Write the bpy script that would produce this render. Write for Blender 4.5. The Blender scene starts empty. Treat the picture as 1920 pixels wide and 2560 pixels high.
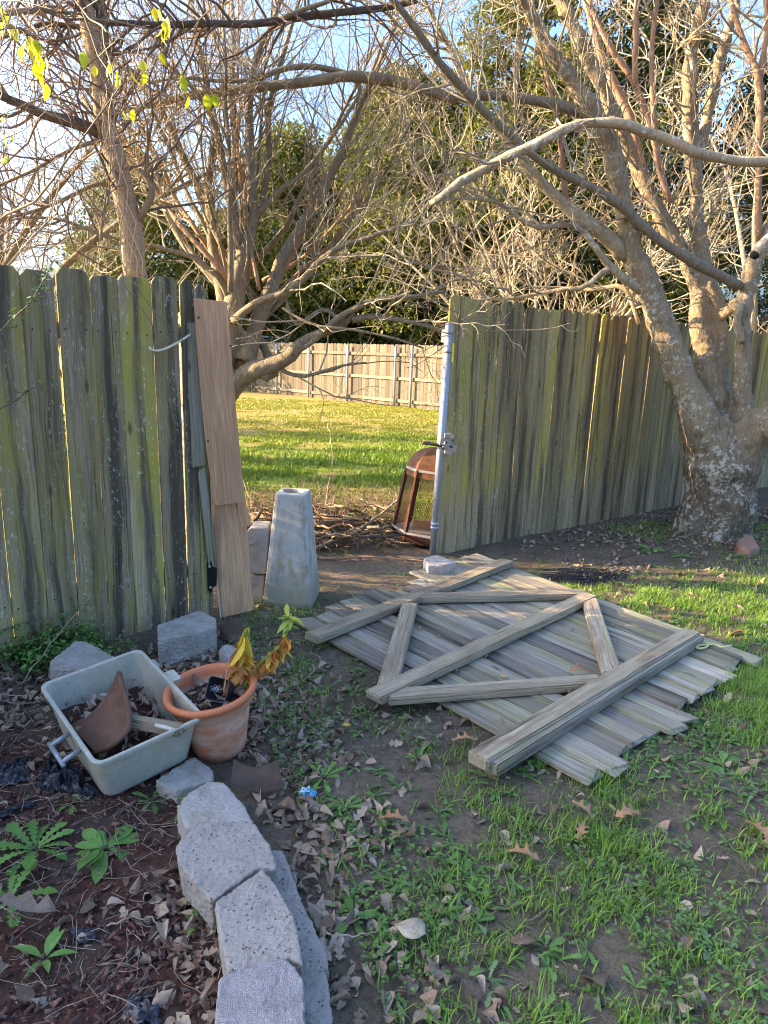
import bpy, bmesh, math, random
import numpy as np
from mathutils import Vector, Matrix
random.seed(7); RS=np.random.RandomState(11)
S=bpy.context.scene; COL=S.collection
R=math.radians
# ------------------------------------------------------------------ camera
KD=1920/1659.; FP=1750.; HC=1.5
pitch=math.atan(430/FP); roll=R(2.0)
FW=np.array([0,math.cos(pitch),-math.sin(pitch)])
_r0=np.array([1.,0,0]); _u0=np.array([0,math.sin(pitch),math.cos(pitch)])
RT=math.cos(roll)*_r0+math.sin(roll)*_u0; UP=-math.sin(roll)*_r0+math.cos(roll)*_u0
CP=np.array([0,0,HC])
cam=bpy.data.cameras.new('camera'); camo=bpy.data.objects.new('camera',cam); COL.objects.link(camo)
cam.sensor_fit='VERTICAL'; cam.sensor_height=36; cam.lens=36*FP/2560; cam.clip_start=.05; cam.clip_end=2000
camo.matrix_world=Matrix(((RT[0],UP[0],-FW[0],0),(RT[1],UP[1],-FW[1],0),(RT[2],UP[2],-FW[2],HC),(0,0,0,1)))
S.camera=camo
# ------------------------------------------------------------------ light
SUN_AZ=4.0; SUN_EL=19.5       # azimuth: degrees from -x towards +y
sd=Vector((-math.cos(R(SUN_AZ))*math.cos(R(SUN_EL)), math.sin(R(SUN_AZ))*math.cos(R(SUN_EL)), math.sin(R(SUN_EL))))
w=bpy.data.worlds.new('World'); S.world=w; w.use_nodes=True
nt=w.node_tree; bg=nt.nodes['Background']; sk=nt.nodes.new('ShaderNodeTexSky'); sk.sky_type='NISHITA'
sk.sun_disc=False; sk.sun_elevation=R(SUN_EL); sk.sun_rotation=math.atan2(sd.x,sd.y)
sk.air_density=1.0; sk.dust_density=6.5; sk.ozone_density=9
nt.links.new(sk.outputs[0],bg.inputs[0]); bg.inputs[1].default_value=.15
sl=bpy.data.lights.new('sun','SUN'); sl.energy=3.3; sl.angle=R(.5); sl.color=(1,.86,.66)
so=bpy.data.objects.new('sun',sl); COL.objects.link(so); so.location=(-20,5,15); so.rotation_euler=sd.to_track_quat('Z','Y').to_euler()
S.view_settings.view_transform='Standard'; S.view_settings.look='None'; S.view_settings.gamma=1
S.view_settings.exposure=2.82
S.view_settings.use_white_balance=True; S.view_settings.white_balance_temperature=8700; S.view_settings.white_balance_tint=16
try: S.cycles.filter_width=1.05
except Exception: pass
S.render.resolution_x=768; S.render.resolution_y=1024
# ------------------------------------------------------------------ picture-to-place helpers (measurements taken off the photograph)
def ray(x,y): return FP*FW+(x*KD-960)*RT-(y*KD-1280)*UP
def slope(y): return -0.022*max(0,y-5)
def G(x,y,z=0.):
    d=ray(x,y); t=(z-HC)/d[2]; return CP+t*d
def GF(x,y):
    d=ray(x,y); z=0.
    for _ in range(30):
        t=(z-HC)/d[2]; p=CP+t*d; z=slope(p[1])
    return p
def D(x,y,Y):
    d=ray(x,y); return CP+d*(Y/d[1])
def WD(px,p): return px*KD/FP*float((np.array(p)-CP)@FW)      # pixel width -> metres at p
# value noise
_T=RS.rand(64,64)
def vn(x,y,s=1.,o=0):
    x=np.asarray(x,float)*s+o*7.31; y=np.asarray(y,float)*s+o*3.17
    xi=np.floor(x).astype(int); yi=np.floor(y).astype(int); fx=x-xi; fy=y-yi
    fx=fx*fx*(3-2*fx); fy=fy*fy*(3-2*fy)
    a=_T[xi%64,yi%64]; b=_T[(xi+1)%64,yi%64]; c=_T[xi%64,(yi+1)%64]; d=_T[(xi+1)%64,(yi+1)%64]
    return (a*(1-fx)+b*fx)*(1-fy)+(c*(1-fx)+d*fx)*fy
def fbm(x,y,s,o=0): return .5*vn(x,y,s,o)+.3*vn(x,y,s*2.1,o+1)+.2*vn(x,y,s*4.3,o+2)
def hz(x,y):
    x=np.asarray(x,float); y=np.asarray(y,float)
    near=np.clip((14-y)/6,0,1)
    return -0.022*np.maximum(0,y-5)+near*(.03*(fbm(x,y,1.3,5)-.5)+.014*(vn(x,y,9,3)-.5)+.008*(vn(x,y,23,4)-.5))
# ------------------------------------------------------------------ objects
WM={}
def tag(o,label=None,cat=None,group=None,kind=None):
    if label: o['label']=label
    if cat: o['category']=cat
    if group: o['group']=group
    if kind: o['kind']=kind
    return o
def put(o,parent=None,M=None):
    COL.objects.link(o)
    M=M if M is not None else Matrix.Identity(4)
    WM[o.name]=M
    o.matrix_world=M
    if parent is not None:
        o.parent=parent; o.matrix_parent_inverse=WM[parent.name].inverted()
        o.matrix_basis=M
    return o
def thing(name,loc,label,cat,group=None):
    o=bpy.data.objects.new(name,None); o.empty_display_size=.1
    put(o,None,Matrix.Translation(Vector([float(c) for c in loc]))); tag(o,label,cat,group); return o
def mesh(name,V,F,m,smooth=False,attrs=None):
    me=bpy.data.meshes.new(name)
    V=np.asarray(V,np.float32)
    if isinstance(F,np.ndarray) and F.ndim==2:
        n,k=F.shape
        me.vertices.add(len(V)); me.vertices.foreach_set('co',V.ravel())
        me.loops.add(n*k); me.loops.foreach_set('vertex_index',F.astype(np.int32).ravel())
        me.polygons.add(n); me.polygons.foreach_set('loop_start',np.arange(0,n*k,k,dtype=np.int32))
        me.update(calc_edges=True)
    else:
        me.from_pydata([tuple(map(float,v)) for v in V],[],[list(map(int,f)) for f in F])
    if smooth: me.polygons.foreach_set('use_smooth',np.ones(len(me.polygons),bool))
    for k,a in (attrs or {}).items():
        at=me.attributes.new(k,'FLOAT','POINT'); at.data.foreach_set('value',np.asarray(a,np.float32))
    if m: me.materials.append(m)
    me.update(); return me
def obj(name,me,parent=None,M=None): return put(bpy.data.objects.new(name,me),parent,M)
def mo(name,V,F,m,parent=None,M=None,smooth=False,attrs=None): return obj(name,mesh(name,V,F,m,smooth,attrs),parent,M)
def bmo(name,bm,m,parent=None,M=None,smooth=False):
    me=bpy.data.meshes.new(name); bmesh.ops.recalc_face_normals(bm,faces=bm.faces[:]); bm.to_mesh(me); bm.free()
    if smooth: me.polygons.foreach_set('use_smooth',np.ones(len(me.polygons),bool))
    if m: me.materials.append(m)
    return obj(name,me,parent,M)
class MB:
    def __init__(s): s.V=[]; s.F4=[]; s.F=[]; s.n=0; s.A=[]
    def add(s,V,F,a=None):
        V=np.asarray(V,float); s.V.append(V)
        for f in F: s.F.append([i+s.n for i in f])
        s.A.append(np.full(len(V),0. if a is None else a)); s.n+=len(V)
    def out(s,name,m,parent=None,M=None,smooth=False): return mo(name,np.concatenate(s.V),s.F,m,parent,M,smooth,{'rnd':np.concatenate(s.A)})
def tubes(P,Rr,sides=3,cap=False):
    """P (N,K,3) polylines, Rr (N,K) radii -> V,F arrays"""
    N,K,_=P.shape
    T=np.gradient(P,axis=1); T/=np.linalg.norm(T,axis=2,keepdims=True)+1e-9
    ref=np.zeros_like(T); ref[...,0]=.3; ref[...,1]=.9; ref[...,2]=.31
    m=np.abs((T*ref).sum(2))>.93; ref[m]=(1,0,0)
    ref=ref[:,:1]*np.ones((1,K,1)) if K>1 else ref
    A=np.cross(T,ref); A/=np.linalg.norm(A,axis=2,keepdims=True)+1e-9; B=np.cross(T,A)
    an=np.arange(sides)*2*math.pi/sides
    V=P[:,:,None,:]+Rr[:,:,None,None]*(A[:,:,None,:]*np.cos(an)[None,None,:,None]+B[:,:,None,:]*np.sin(an)[None,None,:,None])
    idx=np.arange(N*K*sides).reshape(N,K,sides); nx=np.roll(idx,-1,axis=2)
    F=np.stack([idx[:,:-1],nx[:,:-1],nx[:,1:],idx[:,1:]],-1).reshape(-1,4)
    return V.reshape(-1,3),F
def smoothpath(pts,rad,K):
    """Catmull-Rom resample"""
    p=np.asarray(pts,float); r=np.asarray(rad,float); n=len(p)
    if n==2:
        t=np.linspace(0,1,K)[:,None]; return p[0]*(1-t)+p[1]*t, r[0]*(1-t[:,0])+r[1]*t[:,0]
    q=np.vstack([2*p[0]-p[1],p,2*p[-1]-p[-2]]); d=np.r_[0,np.cumsum(np.linalg.norm(np.diff(p,axis=0),axis=1))]
    s=np.linspace(0,d[-1],K); i=np.clip(np.searchsorted(d,s,side='right')-1,0,n-2); t=((s-d[i])/(d[i+1]-d[i]+1e-9))[:,None]
    a,b,c,e=q[i],q[i+1],q[i+2],q[i+3]
    o=.5*((2*b)+(-a+c)*t+(2*a-5*b+4*c-e)*t**2+(-a+3*b-3*c+e)*t**3)
    return o, r[i]*(1-t[:,0])+r[i+1]*t[:,0]
def capped_tube(pts,rad,sides=10,K=None,wob=.0):
    K=K or max(4,len(pts)*5); P,r=smoothpath(pts,rad,K)
    if wob: r=r*(1+wob*(RS.rand(K)-.5))
    V,F=tubes(P[None],r[None],sides); F=[list(f) for f in F]
    F.append(list(range(sides))[::-1]); F.append([K*sides-sides+i for i in range(sides)])
    return V,F
def scatter(tV,tF,pos,rot,sc,name,m,parent=None,rnd=None,smooth=False):
    tV=np.asarray(tV,float); tF=np.asarray(tF,int); N=len(pos); n=len(tV)
    V=np.einsum('nij,vj->nvi',rot,tV)*np.asarray(sc).reshape(N,1,-1)+np.asarray(pos)[:,None,:]
    F=(tF[None]+np.arange(N)[:,None,None]*n).reshape(-1,tF.shape[1])
    rnd=RS.rand(N) if rnd is None else rnd
    return V.reshape(-1,3),F,np.repeat(rnd,n)
def rotm(yaw,pit,rol):
    cy,sy,cp,sp,cr,sr=np.cos(yaw),np.sin(yaw),np.cos(pit),np.sin(pit),np.cos(rol),np.sin(rol)
    Z=np.zeros_like(cy); O=np.ones_like(cy)
    Rz=np.array([[cy,-sy,Z],[sy,cy,Z],[Z,Z,O]]).transpose(2,0,1); Rx=np.array([[O,Z,Z],[Z,cp,-sp],[Z,sp,cp]]).transpose(2,0,1)
    Ry=np.array([[cr,Z,sr],[Z,O,Z],[-sr,Z,cr]]).transpose(2,0,1)
    return Rz@Rx@Ry
class Multi:
    """collects scattered instances into one mesh (all triangles)"""
    def __init__(s): s.V=[];s.F=[];s.A=[];s.n=0
    def add(s,tV,tF,pos,rot,sc,rnd=None):
        if len(pos)==0: return
        V,F,A=scatter(tV,tF,pos,rot,sc,'',None,rnd=rnd); s.V.append(V); s.F.append(F+s.n); s.A.append(A); s.n+=len(V)
    def raw(s,V,F,A): s.V.append(V); s.F.append(F+s.n); s.A.append(A); s.n+=len(V)
    def out(s,name,m,parent=None,smooth=False): return mo(name,np.concatenate(s.V),np.concatenate(s.F),m,parent,None,smooth,{'rnd':np.concatenate(s.A)})
# ------------------------------------------------------------------ materials
TONE={'privet_leaves':(2.0,1.8,1.5),'rusty_steel':(.6,.52,.5),'rusty_sheet':(.7,.66,.62),'gate_wood':(1.15,1.1,1.02),'rail_wood':(1.2,1.1,.98),'grass_blades':(1.75,1.45,1.25),'clover_leaves':(1.3,1.25,1.1),'weed_leaves':(1.5,1.4,1.2),'cedar_wood':(.50,.50,.50),'cedar_rail':(.6,.6,.6),'far_grass':(1.25,1.2,1.0),'evergreen_leaves':(1.12,1.12,1.0),'dark_evergreen_leaves':(1.5,1.5,1.3),'twig_bark':(1.12,1.1,1.05),'galvanised_steel':(1.,1.,1.),'terracotta_plastic':(1.3,1.15,1.),'fence_wood':(1.62,1.44,1.2),'fence_wood_far':(1.9,1.66,1.36),'wilted_leaves':(1.9,1.5,1.1),'yellow_wilted_leaves':(1.4,1.3,1.),'mulch_chips':(.95,.85,.85),'laminate':(1.45,1.28,1.05),'pillar_concrete':(1.25,1.12,.98),'tub_plastic':(1.42,1.26,1.04),'lichen_bark':(1.7,1.55,1.32),'limb_bark':(1.55,1.45,1.25),'grey_bark':(1.15,1.14,1.05),'block_concrete':(1.14,1.07,.93),'granite_concrete':(1.1,1.,.92),'grey_wood':(1.1,1.05,.9),'dead_leaves':(1.4,1.3,1.2),'soil':(1.15,1.05,.95)}   # per-material colour gain, mostly stands in for light: lifts shaded surfaces, dims sunlit
class NT:
    def __init__(s,name,rough=.85,spec=.3):
        s.m=bpy.data.materials.new(name); s.m.use_nodes=True; s.t=s.m.node_tree; s.b=s.t.nodes['Principled BSDF']
        s.b.inputs['Roughness'].default_value=rough; s.b.inputs['Specular IOR Level'].default_value=spec
    def nd(s,ty,**k):
        n=s.t.nodes.new(ty)
        for a,v in k.items(): setattr(n,a,v)
        return n
    def ln(s,a,b):
        if isinstance(a,(int,float)): b.default_value=a
        elif isinstance(a,tuple):
            b.default_value=a if len(a)==len(b.default_value) else (*a,1)
        else: s.t.links.new(a,b)
    def co(s,w='Object'): return s.nd('ShaderNodeTexCoord').outputs[w]
    def pos(s): return s.nd('ShaderNodeNewGeometry').outputs['Position']
    def rand(s): return s.nd('ShaderNodeObjectInfo').outputs['Random']
    def attr(s,n='rnd'): return s.nd('ShaderNodeAttribute',attribute_name=n).outputs['Fac']
    def mp(s,v,sc=(1,1,1),loc=None):
        n=s.nd('ShaderNodeMapping'); s.ln(v,n.inputs[0]); n.inputs[3].default_value=sc
        if loc is not None: s.ln(loc,n.inputs[1])
        return n.outputs[0]
    def noise(s,v,sc,det=4,ro=.6,dist=0):
        n=s.nd('ShaderNodeTexNoise'); s.ln(v,n.inputs['Vector']); n.inputs['Scale'].default_value=sc; n.inputs['Detail'].default_value=det
        n.inputs['Roughness'].default_value=ro; n.inputs['Distortion'].default_value=dist; return n.outputs['Fac']
    def vor(s,v,sc,f='F1',out='Distance'):
        n=s.nd('ShaderNodeTexVoronoi',feature=f); s.ln(v,n.inputs['Vector']); n.inputs['Scale'].default_value=sc; return n.outputs[out]
    def ramp(s,f,st,interp='LINEAR'):
        n=s.nd('ShaderNodeValToRGB'); s.ln(f,n.inputs[0]); e=n.color_ramp.elements; n.color_ramp.interpolation=interp
        while len(e)<len(st): e.new(.5)
        for i,(p,c) in enumerate(st):
            e[i].position=p; e[i].color=(c,c,c,1) if isinstance(c,(int,float)) else (*c,1)
        return n.outputs[0]
    def mix(s,f,a,b,bl='MIX'):
        n=s.nd('ShaderNodeMix',data_type='RGBA',blend_type=bl); s.ln(f,n.inputs[0]); s.ln(a,n.inputs[6]); s.ln(b,n.inputs[7]); return n.outputs[2]
    def ma(s,op,a,b=0,c=None,cl=False):
        n=s.nd('ShaderNodeMath',operation=op,use_clamp=cl); s.ln(a,n.inputs[0]); s.ln(b,n.inputs[1])
        if c is not None: s.ln(c,n.inputs[2])
        return n.outputs[0]
    def sep(s,v):
        n=s.nd('ShaderNodeSeparateXYZ'); s.ln(v,n.inputs[0]); return n.outputs
    def comb(s,x,y,z):
        n=s.nd('ShaderNodeCombineXYZ'); s.ln(x,n.inputs[0]); s.ln(y,n.inputs[1]); s.ln(z,n.inputs[2]); return n.outputs[0]
    def fin(s,c,h=None,st=.3,dist=.01,rough=None,metal=None,trans=None):
        g=TONE.get(s.m.name)
        if g is None: g=(1.28,1.2,1.12)
        c=s.mix(1.0,c,g,'MULTIPLY'); s.ln(c,s.b.inputs['Base Color'])
        if h is not None:
            n=s.nd('ShaderNodeBump'); n.inputs['Strength'].default_value=st; n.inputs['Distance'].default_value=dist; s.ln(h,n.inputs['Height']); s.t.links.new(n.outputs[0],s.b.inputs['Normal'])
        if rough is not None: s.ln(rough,s.b.inputs['Roughness'])
        if metal is not None: s.b.inputs['Metallic'].default_value=metal
        if trans:                      # thin leaves: part of the light passes through
            tr=s.nd('ShaderNodeBsdfTranslucent'); s.ln(c,tr.inputs[0]); mx=s.nd('ShaderNodeMixShader'); mx.inputs[0].default_value=trans
            s.t.links.new(s.b.outputs[0],mx.inputs[1]); s.t.links.new(tr.outputs[0],mx.inputs[2])
            s.t.links.new(mx.outputs[0],s.t.nodes['Material Output'].inputs[0])
        return s.m
def wood(name,base,base2,dark,algae,al=(.45,.6),lich=.62,dk=(.52,.66),splash=None,st=.6,warm=None,mid=0,bs=12):
    """weathered board, grain along local z"""
    n=NT(name,.9,.15); o=n.co(); r=n.rand(); off=n.comb(n.ma('MULTIPLY',r,37),n.ma('MULTIPLY',r,91),n.ma('MULTIPLY',r,53))
    v=n.mp(o,(1,1,1),off)
    wrp=n.noise(n.mp(v,(4,4,2.2)),1,2)
    vv=n.nd('ShaderNodeVectorMath',operation='ADD'); n.ln(v,vv.inputs[0]); n.ln(n.comb(n.ma('MULTIPLY',n.ma('SUBTRACT',wrp,.5),.05),0,0),vv.inputs[1]); v2=vv.outputs[0]
    grain=n.noise(n.mp(v2,(190,190,3.5)),1,5,.7)
    fine=n.noise(n.mp(v2,(480,480,14)),1,3,.7)
    broad=n.noise(n.mp(v2,(bs,bs,.7)),1,3,.6)
    broad2=n.noise(n.mp(v2,(bs*1.3,bs*1.3,1.3),(5,3,1)),1,4,.6)
    blot=n.noise(n.mp(v2,(9,9,3.5),(1,7,2)),1,4,.65)
    c=n.mix(n.ramp(broad,[(.35,0),(.65,1)]),base,base2)
    if warm: c=n.mix(n.ramp(blot,[(.5,0),(.7,.8)]),c,warm)
    c=n.mix(n.ramp(grain,[(.34,.8),(.56,0)]),c,tuple(x*.38 for x in base))
    am=n.ma('MULTIPLY',n.ramp(broad2,[(al[0]-.07,0),(al[1],1)]),n.ramp(blot,[(.25,.35),(.6,1)]))
    zz=None
    if splash:
        z=n.sep(o)[2]; zz=n.ma('ADD',z,n.ma('MULTIPLY',n.ma('SUBTRACT',broad,.5),.5))
        am=n.ma('MULTIPLY',am,n.ramp(zz,[(splash*.6,.1),(splash,1)]))
    am=n.ma('MULTIPLY',am,n.ma('ADD',.45,n.ma('MULTIPLY',r,.7)),cl=True)
    c=n.mix(am,c,algae)
    dn=n.noise(n.mp(v2,(bs*1.2,bs*1.2,.75),(9,2,4)),1,5,.62)
    if mid: dn=n.ma('ADD',dn,n.ma('MULTIPLY',n.ma('SUBTRACT',.034,n.ma('ABSOLUTE',n.ma('SUBTRACT',n.sep(v2)[0],n.ma('ADD',.072,n.ma('MULTIPLY',r,37))))),mid))
    dm=n.ramp(dn,[(dk[0],0),(dk[1],.92)])
    c=n.mix(dm,c,dark)
    fl=n.ma('MULTIPLY',n.ramp(n.noise(n.mp(v,(70,70,34),(2,2,9)),1,4,.75),[(lich,0),(lich+.05,.75)]),n.ramp(n.noise(n.mp(v,(14,14,1.4),(3,5,7)),1,3),[(.42,0),(.6,1)]))
    c=n.mix(fl,c,(.42,.43,.38))
    crk=n.noise(n.mp(v2,(130,130,1.3),(3,3,3)),1,3,.6); c=n.mix(n.ramp(crk,[(.30,.85),(.355,0)]),c,tuple(x*.45 for x in dark))
    # a knot now and then
    kn=n.vor(n.mp(v2,(7,7,2.2)),1); c=n.mix(n.ramp(kn,[(.03,.75),(.095,0)]),c,tuple(x*.5 for x in dark))
    c=n.mix(1.0,c,n.ramp(r,[(0,.62),(1,1.2)]),'MULTIPLY')
    h=n.ma('ADD',n.ma('MULTIPLY',grain,.8),n.ma('ADD',n.ma('MULTIPLY',fine,.35),n.ramp(crk,[(.30,0),(.36,.6)])))
    return n.fin(c,h,st,.004)
M={}
M['fence']=wood('fence_wood',(.215,.18,.13),(.31,.265,.195),(.06,.053,.046),(.235,.215,.045),al=(.43,.60),lich=.58,dk=(.475,.61),splash=.12,mid=2.6)
M['fence2']=wood('fence_wood_far',(.20,.16,.105),(.28,.225,.15),(.06,.048,.036),(.225,.20,.045),al=(.43,.60),lich=.6,dk=(.5,.64),splash=.5,mid=1.2)
M['gate']=wood('gate_wood',(.27,.235,.19),(.42,.385,.33),(.085,.06,.05),(.27,.275,.12),al=(.5,.68),lich=.66,dk=(.53,.66),st=.8)
M['rail']=wood('rail_wood',(.34,.285,.205),(.46,.395,.295),(.12,.07,.045),(.30,.30,.17),al=(.6,.8),lich=.7,dk=(.58,.74),st=.9,warm=(.23,.15,.10))
M['grey']=wood('grey_wood',(.33,.32,.28),(.40,.38,.34),(.12,.11,.10),(.22,.23,.08),al=(.5,.7),dk=(.6,.75))
M['cedar']=wood('cedar_wood',(.27,.215,.145),(.34,.28,.195),(.30,.20,.14),(.40,.32,.2),al=(.6,.8),lich=.8,dk=(.62,.8),st=.3)
M['cedar_rail']=wood('cedar_rail',(.34,.29,.19),(.40,.34,.24),(.34,.27,.18),(.42,.38,.2),al=(.6,.8),lich=.8,dk=(.62,.8),st=.3)
def lam():
    n=NT('laminate',.55,.3); o=n.co(); r=n.rand(); v=n.mp(o,(1,1,1),n.comb(0,n.ma('MULTIPLY',r,9),n.ma('MULTIPLY',r,5)))
    wv=n.ramp(n.noise(n.mp(v,(16,16,1.5)),1,4,.6,1.2),[(.36,0),(.62,1)])
    g=n.noise(n.mp(v,(150,150,5)),1,4,.6)
    c=n.mix(wv,(.50,.325,.205),(.38,.225,.14)); c=n.mix(n.ramp(g,[(.38,.75),(.58,0)]),c,(.27,.165,.105))
    c=n.mix(n.ramp(n.noise(n.mp(v,(18,18,2.5)),1,3),[(.55,0),(.75,.6)]),c,(.36,.22,.17))
    c=n.mix(n.ramp(n.vor(n.mp(v,(5,5,1.6)),1),[(.03,.8),(.09,0)]),c,(.2,.12,.09))
    return n.fin(c,g,.15,.002)
M['lam']=lam()
def plain(name,c,rough=.6,metal=0,bump=0,var=.25,sc=40,spec=.4):
    n=NT(name,rough,spec); f=n.noise(n.co(),sc,5,.65); f2=n.noise(n.co(),sc*.15,3)
    cc=n.mix(n.ramp(f,[(.35,1),(.65,0)]),c,tuple(x*(1-var) for x in c)); cc=n.mix(n.ramp(f2,[(.4,.5),(.65,0)]),cc,tuple(x*(1-var) for x in c))
    return n.fin(cc,f if bump else None,bump or .1,.004,metal=metal)
def concrete(name,c,dark,pit=.6,moss=None,gran=False,st=.7):
    n=NT(name,.92,.2); o=n.pos()
    g=n.noise(o,430,3,.7); b=n.noise(o,14,4,.6); w1=n.vor(o,330)
    cc=n.mix(n.ramp(g,[(.38,.7 if gran else .45),(.6,0)]),c,dark)
    cc=n.mix(n.ramp(n.vor(o,260 if gran else 200),[(.12,.75 if gran else .4),(.3,0)]),cc,(.62,.6,.6))
    cc=n.mix(n.ramp(b,[(.45,0),(.7,.45)]),cc,dark)
    sp=n.ma('MULTIPLY',n.ramp(n.ma('ADD',n.vor(o,70),n.ma('MULTIPLY',g,.25)),[(.28,1),(.40,0)]),n.ramp(n.noise(o,18,3),[(pit-.08,0),(pit,1)]))
    cc=n.mix(n.ma('MULTIPLY',sp,.85),cc,(.09,.08,.06))
    h=n.ma('SUBTRACT',n.ma('ADD',g,n.ma('MULTIPLY',w1,.9)),sp)
    if moss:
        zz=n.sep(n.co('Object'))[2]
        mm=n.ma('MULTIPLY',n.ramp(n.noise(o,9,5,.7),[(.42,0),(.62,1)]),moss[1]); cc=n.mix(mm,cc,moss[0])
    return n.fin(cc,h,st,.004)
M['block']=concrete('block_concrete',(.40,.37,.355),(.20,.18,.165),.50)
M['block_g']=concrete('granite_concrete',(.50,.49,.49),(.2,.195,.195),.85,gran=True,st=1)
M['block_l']=concrete('pale_concrete',(.42,.40,.39),(.24,.22,.2),.7,moss=((.24,.21,.14),.5))
M['block_w']=concrete('grey_concrete',(.42,.395,.37),(.22,.2,.17),.6,moss=((.2,.19,.11),.5))
def pillar():
    n=NT('pillar_concrete',.85,.3); o=n.co(); z=n.sep(o)[2]
    g=n.noise(o,220,4,.7); b=n.noise(o,7,5,.65); b2=n.noise(n.mp(o,(8,8,3),(4,1,2)),1,5,.7)
    c=n.mix(n.ramp(b,[(.35,0),(.65,1)]),(.31,.36,.35),(.40,.44,.44)); c=n.mix(n.ramp(g,[(.35,.3),(.6,0)]),c,(.22,.25,.24))
    edge=n.ma('MULTIPLY',n.ramp(n.ma('ADD',z,n.ma('MULTIPLY',n.ma('SUBTRACT',b2,.5),.3)),[(.0,1),(.11,.8),(.22,0)]),.75)
    c=n.mix(edge,c,(.18,.18,.11)); c=n.mix(n.ramp(b2,[(.5,0),(.62,.8)]),c,(.22,.20,.13)); c=n.mix(n.ramp(n.vor(o,120),[(.06,.8),(.12,0)]),c,(.10,.10,.09))
    return n.fin(c,n.ma('ADD',g,b),.35,.004)
M['pillar']=pillar()
def bark(name,c1,c2,dark,lich=(.45,.46,.42),lt=.34,och=None,st=.8,dash=False,sc=1,lower=False):
    n=NT(name,.95,.1); o=n.pos()
    r=n.noise(n.mp(o,(34*sc,34*sc,9*sc)),1,6,.7,.6); f=n.noise(o,160,4,.7)
    c=n.mix(n.ramp(r,[(.35,0),(.65,1)]),c1,c2); c=n.mix(n.ramp(f,[(.36,.6),(.55,0)]),c,dark)
    c=n.mix(n.ramp(n.noise(n.mp(o,(50,50,13),(3,3,3)),1,5,.7),[(.55,0),(.68,.8)]),c,dark)
    if och:
        om=n.ramp(n.noise(n.mp(o,(5,5,3),(2,8,1)),1,5,.7),[(.58,0),(.70,.7)]); c=n.mix(om,c,och)
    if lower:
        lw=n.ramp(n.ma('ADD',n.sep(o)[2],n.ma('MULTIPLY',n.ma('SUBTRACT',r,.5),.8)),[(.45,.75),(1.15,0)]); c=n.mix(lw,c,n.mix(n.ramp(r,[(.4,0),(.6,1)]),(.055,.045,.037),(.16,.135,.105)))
    nz=n.noise(n.mp(o,(1,1,1),(7,1,0)),26,6,.72); nb=n.noise(n.mp(o,(3.2,3.2,2.6),(7,1,0)),1,5,.7); lm=n.ramp(n.ma('ADD',n.ma('ADD',n.ma('MULTIPLY',nz,1.),n.ma('MULTIPLY',lw,.05) if lower else 0),n.ma('MULTIPLY',n.ma('SUBTRACT',nb,.5),.55)),[(.99-lt,0),(1.03-lt,.85)])
    c=n.mix(lm,c,lich)
    if dash:
        c=n.mix(n.ramp(n.noise(n.mp(o,(30,30,90)),1,3,.5),[(.62,0),(.68,.9)]),c,dark)
    h=n.ma('ADD',n.ma('MULTIPLY',r,1.),n.ma('MULTIPLY',f,.5)); h=n.ma('ADD',h,n.ma('MULTIPLY',lm,.25)); h=n.ma('ADD',h,n.ma('MULTIPLY',n.noise(n.mp(o,(60*sc,60*sc,11*sc),(2,2,2)),1,4,.6,1.5),.9))
    return n.fin(c,h,st,.03)
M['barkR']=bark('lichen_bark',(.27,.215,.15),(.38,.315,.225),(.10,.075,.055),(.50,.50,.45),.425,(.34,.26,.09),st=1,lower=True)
M['barkRl']=bark('limb_bark',(.27,.22,.155),(.37,.31,.23),(.11,.085,.06),(.48,.48,.43),.42,(.33,.25,.09),st=.5)
M['barkL']=bark('tan_bark',(.30,.22,.145),(.38,.29,.19),(.13,.09,.06),(.36,.33,.27),.2,None,.3,True)
M['barkC']=bark('grey_bark',(.20,.16,.115),(.29,.24,.175),(.085,.065,.05),(.38,.38,.33),.3,None,.5)
M['sprout']=bark('red_bark',(.29,.17,.11),(.36,.23,.15),(.14,.08,.05),(.34,.28,.22),.15,None,.2)
M['darkbark']=bark('dark_bark',(.075,.062,.052),(.13,.11,.09),(.03,.025,.02),(.28,.28,.25),.2,None,.4)
def leafm(name,cols,trans=.25,rough=.55,st=None,spec=.4):
    n=NT(name,rough,spec); a=n.attr(); k=len(cols)
    c=n.ramp(a,[(i/(k-1),cc) for i,cc in enumerate(cols)])
    f=n.noise(n.pos(),90,3,.6); c=n.mix(n.ramp(f,[(.35,.35),(.65,0)]),c,tuple(x*.5 for x in cols[0]))
    return n.fin(c,f if st else None,st or .1,.003,trans=trans)
M['twig']=leafm('twig_bark',[(.19,.155,.105),(.30,.255,.18),(.42,.37,.275),(.23,.17,.115)],trans=0,rough=.8,spec=.15)
M['twigd']=leafm('dark_twig_bark',[(.10,.07,.055),(.17,.125,.095),(.22,.17,.13)],trans=0,rough=.8,spec=.15)
M['grass']=leafm('grass_blades',[(.075,.17,.03),(.11,.24,.04),(.17,.33,.06),(.10,.22,.05),(.27,.31,.11)],.35)
M['grassf']=leafm('far_grass',[(.07,.15,.015),(.13,.22,.02),(.20,.25,.03),(.25,.23,.045),(.30,.23,.07)],.3)
M['clover']=leafm('clover_leaves',[(.06,.14,.035),(.09,.20,.045),(.13,.24,.065),(.14,.21,.11)],.25)
M['weed']=leafm('weed_leaves',[(.07,.17,.04),(.10,.24,.055),(.14,.30,.08)],.3)
M['privet']=leafm('privet_leaves',[(.022,.075,.022),(.04,.115,.035),(.065,.16,.04),(.10,.20,.04)],.2,.4)
M['ever']=leafm('evergreen_leaves',[(.05,.07,.016),(.09,.11,.022),(.16,.17,.03),(.24,.23,.045)],.35,.5)
M['everd']=leafm('dark_evergreen_leaves',[(.03,.045,.014),(.05,.07,.02),(.085,.10,.028)],.15,.45)
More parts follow.
